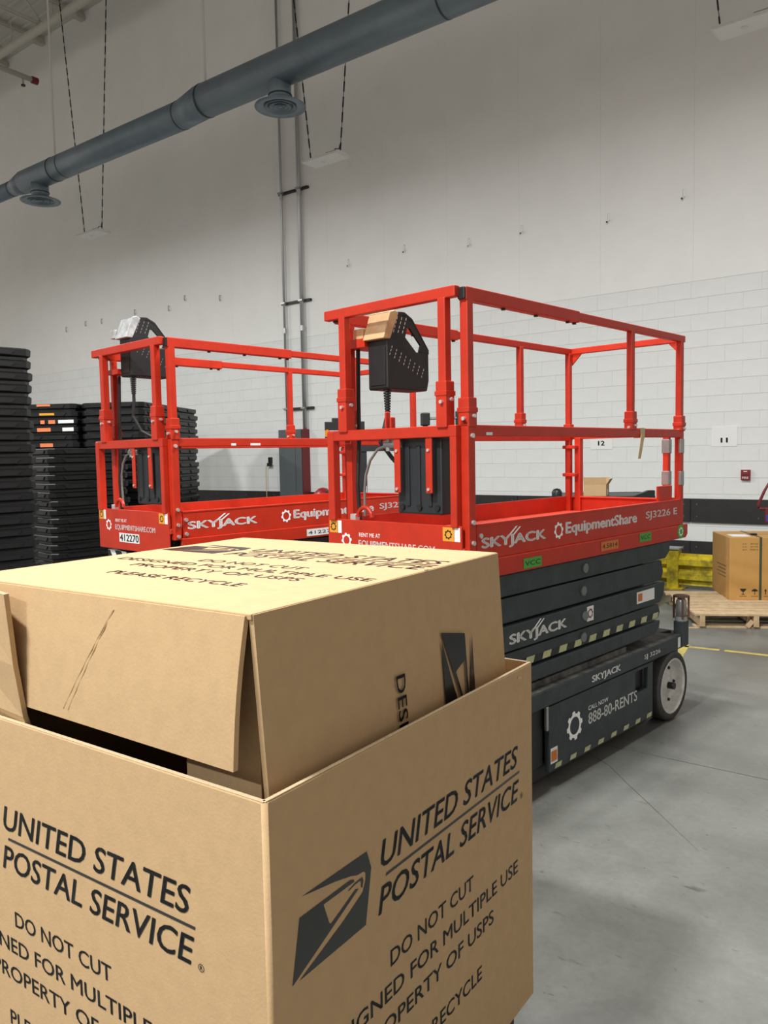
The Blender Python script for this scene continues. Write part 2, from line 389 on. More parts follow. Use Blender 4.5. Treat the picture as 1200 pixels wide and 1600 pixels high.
    for i, (z0, z1, u0, u1) in enumerate(lev):
        for ya, yb in ((0.012+0.010*(i % 2), 0.055), (0.725, 0.768-0.010*(i % 2))):
            h = z1-z0
            poly = [(u0, z0), (u1-0.05, z0), (u1, z0+h*0.35), (u1+0.015, z1), (u0+0.01, z1), (u0-0.03, z0+h*0.5)] if i % 2 == 0 else [(u0, z0), (u1+0.01, z0), (u1+0.035, z0+h*0.4), (u1+0.01, z1), (u0, z1), (u0-0.03, z0+h*0.5)]
            arm = MB().prism(poly, (0, ya, 0), X, Z, (0, yb-ya, 0)).build('scissor_arm', M_scis, T, bevel=0.006)
            if ya < 0.3 and i < 4:
                MB().cyl((0.965, ya-0.008, (z0+z1)/2), (0.965, ya+0.005, (z0+z1)/2), 0.024, 16).build('pivot_pin', mat('pin_grey', (0.16, 0.17, 0.17), 0.5), arm)
            if ya > 0.3 or i > 0: continue
    bar('scissor_core', 0.12, 1.78, 0.10, 0.68, 0.50, 1.04, m=M_blackm)
    ys = 0.0205
    for k in range(10):
        u0 = 0.45+k*0.142; q = MB()
        q.add([(u0, ys, 0.618), (u0+0.068, ys, 0.618), (u0+0.082, ys, 0.650), (u0+0.014, ys, 0.650)], [(0, 1, 2, 3)]); flat(q, 'hazard_stripe', M_stripe, T)
    decal(T, 'hazard_band', M_blackm, (0.40, 0.0212, 0.618), X, Z, 1.38, 0.032)
    text(T, 'SKYJACK', (0.315, 0.0112, 0.722), X, Z, 0.48, 0.060, M_white, bold=0.03)
    mb = MB(); mb.add([(0.50, 0.0112, 0.775), (0.515, 0.0112, 0.775), (0.575, 0.0112, 0.815), (0.562, 0.0112, 0.815)], [(0, 1, 2, 3)]); mb.add([(0.53, 0.0112, 0.775), (0.545, 0.0112, 0.775), (0.600, 0.0112, 0.812), (0.588, 0.0112, 0.812)], [(0, 1, 2, 3)])
    flat(mb, 'logo_stroke', M_white, T)
    decal(T, 'caution_label', M_paper, (0.985, 0.0110, 0.730), X, Z, 0.065, 0.075)
    gear(T, (1.0175, 0.0102, 0.768), X, Z, 0.026, M_dred, 'caution_mark')
    decal(T, 'warning_label', M_paper, (1.52, 0.0110, 0.738), X, Z, 0.215, 0.065)
    decal(T, 'warning_label', M_orange, (1.535, 0.0102, 0.750), X, Z, 0.05, 0.042)
    # --- strobe lamp on the chassis end
    ps = bar('lamp_post', 2.03, 2.11, -0.03, 0.03, 0.41, 0.56, m=M_scis)
    MB().cyl((2.07, 0.0, 0.56), (2.07, 0.0, 0.585), 0.035, 14).build('lamp_base', M_cap, ps)
    MB().lathe((2.07, 0.0, 0.585), (0, 0, 1), [(0, 0.0001), (0, 0.030), (0.095, 0.030), (0.115, 0.018), (0.115, 0.0001)], 16).build('strobe_lens', M_lampglass, ps, smooth=True)
    q = MB()
    for k in range(4): q.cyl((2.07+0.042*math.cos(k*PI/2+0.6), 0.042*math.sin(k*PI/2+0.6), 0.575), (2.07+0.042*math.cos(k*PI/2+0.6), 0.042*math.sin(k*PI/2+0.6), 0.71), 0.006, 6)
    q.cyl((2.07, 0, 0.703), (2.07, 0, 0.712), 0.046, 12); q.build('lamp_cage', M_rust, ps)
    MB().tube([(2.04, 0.05, 0.49), (1.98, 0.12, 0.47), (1.9, 0.2, 0.465)], 0.008, 6).build('lamp_cable', M_black, ps)
    # --- platform
    deck = bar('deck', 0.0, L, 0.01, W-0.01, 1.165, 1.195, m=M_redworn)
    bar('deck_frame', 0.04, L-0.04, 0.05, W-0.05, 1.06, 1.165, m=M_blackm)
    for y0, y1 in ((0.0, 0.012), (W-0.012, W)):
        tb = bar('toe_board', 0.075, L-0.03, y0, y1, 1.137, 1.284, bv=0.003)
        bar('toe_lip', 0.075, L-0.03, y0-0.002 if y0 == 0 else y0, y1+0.010 if y0 == 0 else y1+0.002, 1.280, 1.290, par=tb, bv=0.002)
    for y0, y1 in ((-0.008, 0.010), (W-0.010, W+0.008)):
        MB().prism([(0.10, 1.057), (L-0.01, 1.057), (L+0.015, 1.075), (L+0.015, 1.137), (0.06, 1.137), (0.06, 1.070)], (0, y0, 0), X, Z, (0, y1-y0, 0)).build('skirt', M_red, T, bevel=0.004)
    bar('far_toe_board', L-0.03, L-0.018, 0.02, W-0.02, 1.137, 1.284)
    bar('far_toe_lip', L-0.05, L-0.018, 0.02, W-0.02, 1.280, 1.290)
    endp = bar('end_plate', -0.006, 0.004, 0.015, W+0.045, 1.045 if left else 1.10, 1.287, bv=0.003)
    q = MB()
    bar('step_bar', 0.02, 0.06, 0.05, W, 0.985, 1.030, m=M_blackm)
    for k in range(5):
        v0 = 0.10+k*0.14; q = MB(); q.add([(0.0195, v0, 0.987), (0.0195, v0+0.06, 0.987), (0.0195, v0+0.09, 1.028), (0.0195, v0+0.03, 1.028)], [(0, 1, 2, 3)]); flat(q, 'hazard_stripe', M_paper, T)
    # near-end text: reads along -y seen from the end
    NX = Vector((0, -1, 0)); xe = -0.0068
    gear(endp, (xe, 0.70, 1.190), NX, Z, 0.034, M_white)
    text(endp, 'RENT ME AT', (xe, 0.615, 1.212), NX, Z, 0.135, 0.018, M_white, bold=0.0)
    text(endp, 'EQUIPMENTSHARE.COM', (xe, 0.62, 1.160), NX, Z, 0.46, 0.036, M_white, bold=0.012)
    decal(endp, 'warning_label', M_warn, (xe, 0.815, 1.222), NX, Z, 0.055, 0.058); decal(endp, 'warning_label', M_paper, (xe, 0.757, 1.222), NX, Z, 0.025, 0.058)
    gear(endp, (xe-0.0006, 0.788, 1.250), NX, Z, 0.020, M_ink, 'warning_mark')
    decal(endp, 'warning_label', M_warn, (xe, 0.115, 1.222), NX, Z, 0.060, 0.058); decal(endp, 'warning_label', M_paper, (xe, 0.053, 1.222), NX, Z, 0.030, 0.058)
    gear(endp, (xe-0.0006, 0.085, 1.250), NX, Z, 0.020, M_ink, 'warning_mark')
    if left:
        decal(endp, 'number_sticker', M_paper, (xe, 0.575, 1.092), NX, Z, 0.235, 0.055)
        text(endp, '412270', (xe-0.0006, 0.567, 1.098), NX, Z, 0.22, 0.043, M_ink, bold=0.02)
    # side print
    ysd = -0.0010
    text(T, 'SKYJACK', (0.105, ysd, 1.172), X, Z, 0.49, 0.058, M_white, bold=0.03)
    mb = MB(); yv = ysd
    mb.add([(0.290, yv, 1.222), (0.306, yv, 1.222), (0.368, yv, 1.262), (0.354, yv, 1.262)], [(0, 1, 2, 3)]); mb.add([(0.322, yv, 1.222), (0.338, yv, 1.222), (0.394, yv, 1.258), (0.381, yv, 1.258)], [(0, 1, 2, 3)])
    flat(mb, 'logo_stroke', M_white, T)
    eu = 0.115 if left else 0.0
    gear(T, (0.705+eu, ysd, 1.213), X, Z, 0.040, M_white)
    text(T, 'EquipmentShare', (0.765+eu, ysd, 1.176), X, Z, 0.73, 0.072, M_white, bold=0.028)
    text(T, 'SJ3226 E', (1.60+eu*0.6, ysd, 1.192), X, Z, 0.40, 0.052, M_white, bold=0.012)
    yk = -0.0095
    def stick(m, u0, u1, z0, z1, t=None, rnd=False):
        d_ = decal(T, 'sticker', m, (u0, yk, z0), X, Z, u1-u0, z1-z0)
        if t: text(d_, t, (u0+0.012, yk-0.0008, z0+0.012), X, Z, u1-u0-0.024, z1-z0-0.024, M_ink, bold=0.0)
    if not left:
        stick(M_green, 0.40, 0.545, 1.066, 1.112, 'VCC'); stick(M_orange, 1.09, 1.27, 1.075, 1.122, '4.5814'); stick(M_green, 1.51, 1.65, 1.082, 1.130, 'VCC')
        q = MB(); q.cyl((2.035, yk+0.001, 1.098), (2.035, yk, 1.098), 0.042, 20); q.build('round_sticker', M_green, T)
        gear(T, (2.035, yk-0.0008, 1.098), X, Z, 0.028, M_white, 'sticker_mark')
    else:
        stick(M_paper, 0.98, 1.20, 1.070, 1.115, '41227')
    # --- rails
    def rail_u(nm, u0, u1, yc, z0, z1, w=tw): return bar(nm, u0, u1, yc-w/2, yc+w/2, z0, z1)
    for yc in (0.018, W-0.020):
        rail_u('mid_rail', 0.06, L-0.03, yc, zm0, zm1)
        r1 = rail_u('top_rail_sleeve', 0.02, 0.90, yc, zt-0.058, zt-0.004, 0.040)
        rail_u('top_rail', 0.90, L-0.01, yc, zt-0.046, zt-0.008, 0.030)
        q = MB()
        for uu in (0.30, 0.55, 0.82, 0.88): q.cyl((uu, yc, zt-0.066), (uu, yc, zt-0.056), 0.010, 8)
        stuff(q.build('rail_bolts', M_black, r1))
        bar('end_cap', 0.010, 0.021, yc-0.018, yc+0.018, zt-0.054, zt-0.006, m=M_blackm, par=r1)
    bar('near_top_rail', -0.018, 0.018, 0.028, W+0.028, zt-0.045, zt)
    bar('near_mid_rail', -0.018, 0.018, 0.03, W+0.022, zm0, zm1)
    bar('far_top_rail', L-0.035, L-0.005, 0.02, W-0.01, zt-0.044, zt-0.006)
    bar('far_mid_rail', L-0.045, L-0.010, 0.02, W-0.01, zm0+0.010, zm1-0.004)
    for yc in (0.03, W-0.03):     # gussets under the far top corners
        MB().prism([(0, 0), (0.07, 0), (0, -0.07)], (L-0.030, yc+(0.0 if yc < 0.3 else 0.0), zt-0.044), (0, 1 if yc < 0.3 else -1, 0), Z, (0.012, 0, 0)).build('gusset', M_red, T)
    def post(nm, u, v, z0, z1, w=tw, sleeve=None):
        p_ = bar(nm, u-w/2, u+w/2, v-w/2, v+w/2, z0, z1)
        if sleeve:
            bar('sleeve', u-w/2-0.008, u+w/2+0.008, v-w/2-0.008, v+w/2+0.008, sleeve[0], sleeve[1], par=p_)
            bar('sleeve_band', u-w/2-0.011, u+w/2+0.011, v-w/2-0.011, v+w/2+0.011, sleeve[1]-0.060, sleeve[1]-0.040, par=p_, bv=0.002)
            MB().cyl((u-w/2-0.02, v-0.006, sleeve[1]-0.085), (u-w/2-0.006, v-0.006, sleeve[1]-0.085), 0.008, 8).build('pin', M_bright, p_)
            MB().cyl((u, v-w/2-0.02, sleeve[1]-0.075), (u, v-w/2-0.006, sleeve[1]-0.075), 0.008, 8).build('pin', M_bright, p_)
        return p_
    post('upper_post', 0.0, 0.690, zm1-0.01, zt-0.04, 0.040, (zm1-0.01, 1.89))
    post('upper_post', 0.0, 0.098, zm1-0.01, zt-0.04, 0.040, (zm1-0.01, 1.88))
    post('upper_post', 0.045, 0.018, zm1-0.01, zt-0.05, 0.040, (zm1-0.01, 1.81))
    post('upper_post', 1.455, 0.018, zm1-0.01, zt-0.04, 0.034, (zm1-0.01, 1.79))
    post('upper_post', L-0.055, 0.018, zm1-0.01, zt-0.04, 0.036, (zm1-0.01, 1.78))
    post('upper_post', 1.51, W-0.022, zm1-0.01, zt-0.04, 0.034, (zm1-0.01, 1.82))
    post('upper_post', L-0.055, W-0.022, zm1-0.01, zt-0.04, 0.034, (zm1-0.01, 1.76))
    post('upper_post', 0.10, W-0.022, zm1-0.01, zt-0.05, 0.034, (zm1-0.01, 1.80))
    post('lower_post', 0.040, 0.016, 1.13, zm1+0.02, 0.046)
    post('lower_post', L-0.055, 0.018, 1.19, zm1-0.005, 0.040)
    post('lower_post', 0.0, W+0.002, 1.28, zm1-0.005, 0.042)
    post('lower_post', 0.0, 0.048, 1.28, zm1-0.005, 0.034)
    post('lower_post', 0.095, W-0.022, 1.19, zm1-0.005, 0.046)
    post('lower_post', L-0.055, W-0.022, 1.19, zm1-0.005, 0.036)
    post('gate_post', L-0.03, 0.700, 1.19, zm1-0.03, 0.042)
    post('gate_post', L-0.03, 0.105, 1.28, zm1-0.03, 0.036)
    for zz in (1.60, 1.42): bar('gate_hinge', L-0.10, L-0.01, 0.69, W-0.0, zz, zz+0.022)
    for zz in (1.56, 1.37):
        bar('reflective_wrap', L-0.052, L-0.008, 0.082, 0.128, zz, zz+0.085, m=M_steel)
        bar('reflective_wrap', L-0.080, L-0.030, -0.004, 0.012, zz, zz+0.085, m=M_steel)
    if not left:
        bar('control_bracket', 1.80, 1.98, 0.02, 0.035, 1.285, 1.375)
        bar('bracket_pad', 1.98, 2.03, 0.02, 0.06, 1.285, 1.30)
    # bolts on the near corner
    q = MB()
    for z in (1.655, 1.30, 1.215, 1.15): q.cyl((0.040, -0.016, z), (0.040, -0.006, z), 0.010, 10)
    for z in (1.24, 1.16): q.cyl((0.095, -0.010, z), (0.095, 0.0, z), 0.011, 10)
    stuff(q.build('post_bolts', M_bright, T))
    # lanyard ring and small latch near the left corner post
    MB().tube([(0.02+0.0*k, 0.60+0.045*math.cos(k*PI/8), 1.30+0.045*math.sin(k*PI/8)) for k in range(9)], 0.010, 8).build('lanyard_ring', M_red, T)
    MB().box(0.01, 0.04, 0.655, 0.690, 1.275, 1.312).build('latch_block', M_bright, T, bevel=0.003)
    if not left:
        for v in (0.425, 0.455): bar('rail_tab', 0.02, 0.05, v, v+0.010, zm1-0.01, zm1+0.075 if v > 0.44 else zm1+0.05)
    # --- manual box with its two straps
    mbx = bar('manual_box', 0.024, 0.150, 0.140, 0.395, 1.325, 1.662, m=M_box_black, bv=0.008)
    bar('box_lid', 0.020, 0.154, 0.135, 0.400, 1.640, 1.668, m=M_box_black, par=mbx)
    for v in (0.205, 0.268, 0.330): bar('box_rib', 0.018, 0.026, v-0.010, v+0.010, 1.36, 1.62, m=M_box_black, par=mbx, bv=0.003)
    for v in (0.165, 0.265, 0.365): MB().cyl((0.016, v, 1.355), (0.026, v, 1.355), 0.013, 12).build('box_stud', M_black, mbx)
    for v in (0.183, 0.364):
        st = bar('strap_bar', -0.012, -0.004, v-0.018, v+0.018, 1.418, zm0+0.02)
        q = MB()
        for z in (1.435, 1.60): q.cyl((-0.018, v, z), (-0.011, v, z), 0.007, 8)
        stuff(q.build('strap_bolts', M_bright, st))
    # --- control box
    zc = 2.085 if left else 1.882; uc, v0, v1 = 0.085, 0.50, 0.625
    if left: uc = 0.075
    k_ = 0.285
    prof = [(0, 0.010), (0.012, 0), (0.95, 0.0), (1.0, 0.05), (1.0, 0.185), (0.56, 0.318), (0.36, 0.345), (0.05, 0.345), (0.0, 0.30)]
    hole = [(0.47, 0.285), (0.53, 0.285), (0.78, 0.215), (0.76, 0.195), (0.70, 0.195), (0.45, 0.265)]
    cb = MB().prism([(a*k_, b) for a, b in [(0, 0.010), (0.012, 0), (0.95, 0.0), (1.0, 0.05), (1.0, 0.185), (0.86, 0.185), (0.70, 0.178), (0.42, 0.245), (0.0, 0.245)]], (uc, v0, zc), X, Z, (0, v1-v0, 0)).build('control_box', M_black, T, bevel=0.006)
    # guard above the box: a plate with a hand slot, one on each side
    for vv in (v0,):
        g1 = MB().prism([(a*k_, b) for a, b in [(0.02, 0.24), (0.42, 0.24), (0.47, 0.285), (0.53, 0.285), (0.42, 0.342), (0.06, 0.342)]], (uc, vv, zc), X, Z, (0, 0.010, 0)).build('guard_plate', M_black, cb)
        g2 = MB().prism([(a*k_, b) for a, b in [(0.53, 0.285), (0.80, 0.212), (0.76, 0.182), (1.0, 0.175), (1.0, 0.195), (0.60, 0.318), (0.42, 0.342)]], (uc, vv, zc), X, Z, (0, 0.010, 0)).build('guard_plate', M_black, cb)
    top = MB().prism([(a*k_, b) for a, b in [(0.06, 0.335), (0.36, 0.342), (0.36, 0.354), (0.06, 0.347)]], (uc, v0, zc), X, Z, (0, v1-v0, 0)).build('guard_top', M_black, cb)
    MB().prism([(a*k_, b) for a, b in [(0.36, 0.335), (0.42, 0.335), (0.60, 0.312), (1.0, 0.185), (1.0, 0.195), (0.60, 0.330), (0.42, 0.354), (0.36, 0.354)]], (uc, v0, zc), X, Z, (0, 0.022, 0)).build('guard_rim', M_black, cb)
    MB().prism([(-0.030, 0.225), (0.016, 0.225), (0.075, 0.346), (0.050, 0.358), (0.018, 0.348)], (uc, v0-0.004, zc), X, Z, (0, v1-v0+0.008, 0)).build('hood', M_silver if left else M_beige, cb, bevel=0.004)
    MB().box(uc-0.004, uc+0.002, v0+0.015, v1-0.015, zc+0.018, zc+0.19).build('front_panel', M_black, cb, bevel=0.003)
    q = MB()
    for row in range(8):
        x = 0.10+0.108*row
        lo, hi = (0.165, 0.178) if row < 1 else (0.172-0.016*row, 0.205-0.010*row)
        for i in range(3):
            z = zc+max(0.075, 0.195-0.013*row)-i*0.016; u = uc+k_*x-i*0.007
            if i*0.016 < 0.05: q.add([(u, v0-0.0008, z), (u+0.0035, v0-0.0008, z), (u+0.0005, v0-0.0008, z-0.010), (u-0.003, v0-0.0008, z-0.010)], [(0, 1, 2, 3)])
    for row in range(4):
        for i in range(4):
            z = zc+0.330-i*0.020; u = uc+k_*(0.13+0.105*row)-i*0.008
            if z > zc+0.25: q.add([(u, v0-0.0008, z), (u+0.004, v0-0.0008, z), (u, v0-0.0008, z-0.013), (u-0.004, v0-0.0008, z-0.013)], [(0, 1, 2, 3)])
    stuff(flat(q, 'tread_marks', M_paper if not left else M_steel, cb))
    q = MB(); base = Vector((uc+0.03, v0+0.035, zc))
    for i in range(9): q.cyl(base+Vector((0, 0, -0.012*i)), base+Vector((0, 0, -0.012*i-0.008)), 0.019-0.0007*i, 10)
    q.build('strain_relief', M_black, cb)
    if left: pts = [base+Vector(p) for p in ((0, 0, 0), (0, 0, -0.14), (-0.01, 0.0, -0.24), (0.02, -0.04, -0.33), (0.10, -0.14, -0.40), (0.16, -0.24, -0.43))]
    else: pts = [base+Vector(p) for p in ((0, 0, 0), (0, 0, -0.11), (-0.015, 0.01, -0.18), (-0.03, 0.02, -0.24), (0.0, -0.02, -0.31), (0.02, -0.05, -0.35))]
    MB().tube(pts, 0.010, 8).build('control_cable', M_black, cb)
    MB().box(uc-0.02, uc+0.12, v1, W-0.03, zc+0.20 if not left else zc+0.02, zc+0.24 if not left else zc+0.05).build('mount_arm', M_red, cb)
    MB().box(uc-0.02, uc+0.045, v1+0.01, v1+0.075, zc+0.235, zc+0.285).build('socket', M_beige if not left else M_silver, cb, bevel=0.003)
    # hose and coupling on the near end
    MB().tube([(0.03, 0.46, 1.625), (0.03, 0.52, 1.61), (0.04, 0.58, 1.56), (0.05, 0.62, 1.49), (0.06, 0.64, 1.42), (0.07, 0.65, 1.30)], 0.0065, 8).build('air_hose', M_hose, T)
    q = MB(); q.cyl((0.03, 0.47, 1.628), (0.03, 0.36, 1.628), 0.018, 10); q.cyl((0.03, 0.45, 1.60), (0.03, 0.45, 1.66), 0.015, 10); q.build('hose_coupling', M_steel, T)
    MB().tube([(0.115, 0.72, 2.10), (0.10, 0.71, 1.85), (0.09, 0.70, 1.65), (0.08, 0.705, 1.45), (0.09, 0.70, 1.20)], 0.010, 8).build('post_cable', M_black, T)
    if not left:
        q = MB(); q.box(1.530, 1.580, -0.003, 0.040, zm0-0.003, zm1+0.003); q.build('tape_wrap', M_tape, T)
        q = MB(); q.add([(1.530, -0.006, zm0+0.02), (1.570, -0.006, zm0+0.02), (1.535, -0.010, zm0-0.06), (1.500, -0.010, zm0-0.06), (1.520, -0.007, zm0-0.115), (1.490, -0.007, zm0-0.115)], [(0, 1, 2, 3), (3, 2, 4, 5)])
        o = flat(q, 'tape_tail', M_tape, T); so = o.modifiers.new('thick', 'SOLIDIFY'); so.thickness = 0.002
        decal(T, 'white_label', M_paper, (0.145, -0.0008, zm0+0.006), X, Z, 0.045, 0.012)
    else:
        decal(T, 'white_label', M_paper, (0.42, -0.0008, zm0+0.004), X, Z, 0.035, 0.014); decal(T, 'white_label', M_paper, (0.56, -0.0008, zm0+0.004), X, Z, 0.075, 0.014)
    return T
ANG = math.atan2(LD.y, LD.x)
lift('scissor_lift', 'red scissor lift with a beige-hooded control box and green stickers, beside the postal cartons', (0.330, 3.213), ANG, False)
lift('scissor_lift', 'red scissor lift with a silver-hooded control box, standing next to the black tray stacks', (-1.182, 4.388), ANG+0.008, True)

# ------------------------------------------------------------------ postal cartons
LOGO = ([(0.0829,0.8346),(0.2697,0.8336),(0.2828,0.7962),(0.2619,0.6919),(0.0707,0.6905),(0.195,0.7345),(0.2549,0.7607),(0.264,0.7795),(0.2645,0.7944),(0.2579,0.799),(0.2379,0.8009),(0.2202,0.8076),(0.1732,0.8187)],
        [(0.0752,0.8002),(0.2167,0.8015),(0.2279,0.7973),(0.2294,0.7925),(0.2035,0.7923),(0.139,0.7925),(0.1539,0.7514),(0.1583,0.7472),(0.2321,0.7767),(0.2419,0.7731),(0.2152,0.7612),(0.053,0.6904)],
        [(0.2096,0.7843),(0.2326,0.7899),(0.2542,0.7903),(0.2573,0.7815),(0.2535,0.7697),(0.2492,0.7728),(0.2496,0.782),(0.2474,0.7862),(0.2324,0.7859),(0.2128,0.7828)])
def postal_print(parent, o, xd, yd, k=1.0):
    """the printed face: reading coordinate along xd, height along yd"""
    o = Vector(o); xd = Vector(xd); yd = Vector(yd)
    q = MB()
    for poly in LOGO: q.add([o+xd*a+yd*b for a, b in poly], [tuple(range(len(poly)))])
    # n-gons that are concave are split by the mesh itself
    flat(q, 'eagle_logo', M_ink, parent)
    P = lambda a, b: o+xd*a+yd*b
    text(parent, 'UNITED STATES', P(0.315, 0.778), xd, yd, 0.61, 0.056, M_ink, shear=0.22, bold=0.012*k)
    q = MB(); q.add([P(0.33, 0.757), P(0.932, 0.757), P(0.934, 0.763), P(0.332, 0.763)], [(0, 1, 2, 3)]); flat(q, 'printed_line', M_ink, parent)
    text(parent, 'POSTAL SERVICE', P(0.303, 0.687), xd, yd, 0.627, 0.056, M_ink, shear=0.22, bold=0.012*k)
    vs = []; n = 20
    q = MB()
    for r0, r1 in ((0.0075, 0.0062),):
        vs = [P(0.945+r*math.cos(2*PI*i/n), 0.692+r*math.sin(2*PI*i/n)) for i in range(n) for r in (r0, r1)]
        q.add(vs, [(2*i, 2*((i+1) % n), 2*((i+1) % n)+1, 2*i+1) for i in range(n)])
    text(None, 'R', P(0.9422, 0.688), xd, yd, 0.006, 0.008, M_ink, mb=q); flat(q, 'registered_mark', M_ink, parent)
    text(parent, 'DO NOT CUT', P(0.341, 0.563), xd, yd, 0.342, 0.035, M_ink, bold=0.008*k)
    text(parent, 'DESIGNED FOR MULTIPLE USE', P(0.108, 0.497), xd, yd, 0.812, 0.035, M_ink, bold=0.008*k)
    text(parent, 'PROPERTY OF USPS', P(0.243, 0.431), xd, yd, 0.540, 0.035, M_ink, bold=0.008*k)
    text(parent, 'PLEASE RECYCLE', P(0.300, 0.322), xd, yd, 0.420, 0.035, M_ink, bold=0.008*k)

CA = math.radians(54.8); TK = 0.011
ZB, ZTp = 0.112, 1.03
low = thing('postal_carton', 'large open kraft carton with black eagle logo print standing on a black pallet', 'carton', (-0.2012, 1.2379, 0), CA)
LX, LY = 1.013, 1.22       # local x: towards the lift, local y: along the left face
def panel(nm, par, *a, m=M_card):
    return MB().box(*a).build(nm, m, par, bevel=0.0025)
panel('right_panel', low, 0.006, LX, 0, TK, ZB, ZTp-0.0015); panel('left_panel', low, 0, TK, 0.006, LY, ZB, ZTp-0.0015)
panel('back_panel', low, LX-TK, LX, TK, LY, ZB, ZTp); panel('far_panel', low, TK, LX-TK, LY-TK, LY, ZB, ZTp)
panel('bottom_panel', low, TK, LX-TK, TK, LY-TK, ZB, ZB+0.012)
MB().cyl((0.0085, 0.0085, ZB), (0.0085, 0.0085, ZTp-0.002), 0.0085, 20).build('corner_fold', M_card, low, smooth=True)
for a in ((0.004, LX, 0.0012, TK-0.0012, ZTp-0.0015, ZTp+0.0005), (0.0012, TK-0.0012, 0.004, LY, ZTp-0.0015, ZTp+0.0005), (LX-TK+0.001, LX-0.001, TK, LY, ZTp, ZTp+0.0015)):
    panel('raw_edge', low, *a, m=M_edge)
postal_print(low, (0, -0.0008, 0), (1, 0, 0), (0, 0, 1))
postal_print(low, (-0.0008, 1.110, 0), (0, -1, 0), (0, 0, 1))
q = MB(); q.add([(0.93, -0.0010, 1.012), (0.95, -0.0010, 1.006), (0.945, -0.0010, 1.0), (0.925, -0.0010, 1.004)], [(0, 1, 2, 3)]); flat(q, 'torn_spot', mat('torn_paper', (0.62, 0.36, 0.2), 0.9), low)

UA = math.radians(55.6); ZU = 1.325; UX, UY, UB = 0.915, 0.912, 0.135
upc = thing('postal_carton', 'kraft postal carton lying on its side inside a larger open carton, flap hanging open', 'carton', (-0.2225, 1.2984, 0), UA)
SH = Matrix.Rotation(-UA, 3, 'Z') @ Vector((1, 0, 0))
def upanel(nm, x0, x1, y0, y1, z0, z1, m=M_card):
    q = MB(); zc = 1.0
    zs = sorted({z0, z1} | ({zc} if z0 < zc < z1 else set()))
    for a, b in zip(zs[:-1], zs[1:]): q.box(x0, x1, y0, y1, a, b)
    q.v = [tuple(Vector(v)+SH*(0.055*(ZU-max(v[2], zc)))) for v in q.v]
    return q.build(nm, m, upc, bevel=0.002 if len(zs) == 2 else 0)
upanel('top_side', 0, UX, 0.002, UY, ZU-TK, ZU); upanel('right_side', 0.004, UX, 0, TK, UB, ZU-0.002)
upanel('left_side', 0.004, UX, UY-TK, UY, UB, ZU-TK); upanel('bottom_side', 0, UX, TK, UY-TK, UB-0.010, UB)
upanel('back_side', UX-TK, UX, TK, UY-TK, UB, ZU-TK)
# flaps of the open end (facing local -x)
q = MB(); fl = 0.256; n = 6
prev = None
for i in range(n+1):
    t = i/n; xr = -0.004-0.032*t-0.006*math.sin(PI*t); xl = -0.004-0.004*t; z = ZU-0.004-fl*t
    q.v += [(xr, 0.012+0.006*t, z), (xr+TK, 0.012+0.006*t, z), (xl+TK, UY-0.052-0.020*t, z), (xl, UY-0.052-0.020*t, z)]
    if i:
        b = 4*i; p_ = b-4
        q.f += [(p_, p_+3, b+3, b), (p_+1, b+1, b+2, p_+2), (p_, b, b+1, p_+1), (p_+3, p_+2, b+2, b+3)]
q.f += [(0, 1, 2, 3), (4*n+3, 4*n+2, 4*n+1, 4*n)]
o = q.build('hanging_flap', M_card, upc)
for pl in o.data.polygons: pl.use_smooth = True
es = o.modifiers.new('crisp_edges', 'EDGE_SPLIT'); es.split_angle = 0.6
q = MB(); q.box(0, 0.24, -TK/2, TK/2, 0.0, 1.16)     # right-hand flap folded inwards
o = q.build('folded_flap', M_card, upc); o.location = (0.040, 0.022, 0.15); o.rotation_euler = (0, 0, math.radians(80))
q = MB(); rows = ((1.312, -0.052), (1.16, -0.040), (1.045, -0.024), (1.0, -0.010), (0.18, -0.004))     # left-hand flap, top edge standing out
for z, xo in rows:
    q.v += [(0.0, UY-0.002, z), (0.0+TK, UY-0.002, z), (xo+TK, UY-0.262, z), (xo, UY-0.262, z)]
for i in range(len(rows)-1):
    b = 4*i; q.f += [(b, b+3, b+7, b+4), (b+1, b+5, b+6, b+2), (b, b+4, b+5, b+1), (b+3, b+2, b+6, b+7)]
q.f += [(0, 1, 2, 3), (19, 18, 17, 16)]
o = q.build('side_flap', M_card, upc)
# kink lines pressed into the hanging flap
q = MB()
for dy in (0.0, 0.018):
    pts = [(lambda y: (-0.004-0.004*t-(0.028*t+0.006*math.sin(PI*t))*(1-y/0.86)+0.0005, y, ZU-0.004-fl*t))(0.34+dy*t+0.17*t) for t in (0.08, 0.3, 0.5, 0.7, 0.92)]
    q.tube(pts, 0.0011, 5)
q.build('crease', M_card, upc)
def T_up(a, b): return (a, b, ZU+0.0008)
postal_print(upc, (-0.13, 0.945, ZU+0.0009), (0, -1, 0), (1, 0, 0), 0.0)
o_ = Vector((-0.10, -0.0008, 1.23))+SH*0.010
postal_print(upc, o_, (SH*0.055+Vector((0, 0, -1))), (1, 0, 0))

# black plastic pallet under the cartons
pal = thing('plastic_pallet', 'black plastic pallet under the large postal carton', 'pallet', (-0.2012, 1.2379, 0), CA)
MB().box(0.03, LX-0.03, 0.03, LY-0.03, 0.085, 0.1125).build('pallet_deck', M_black, pal, bevel=0.006)
for i in range(3):
    for j in range(3):
        MB().box(0.04+i*0.39, 0.20+i*0.39, 0.04+j*0.49, 0.20+j*0.49, 0.0, 0.088).build('foot', M_black, pal, bevel=0.008)

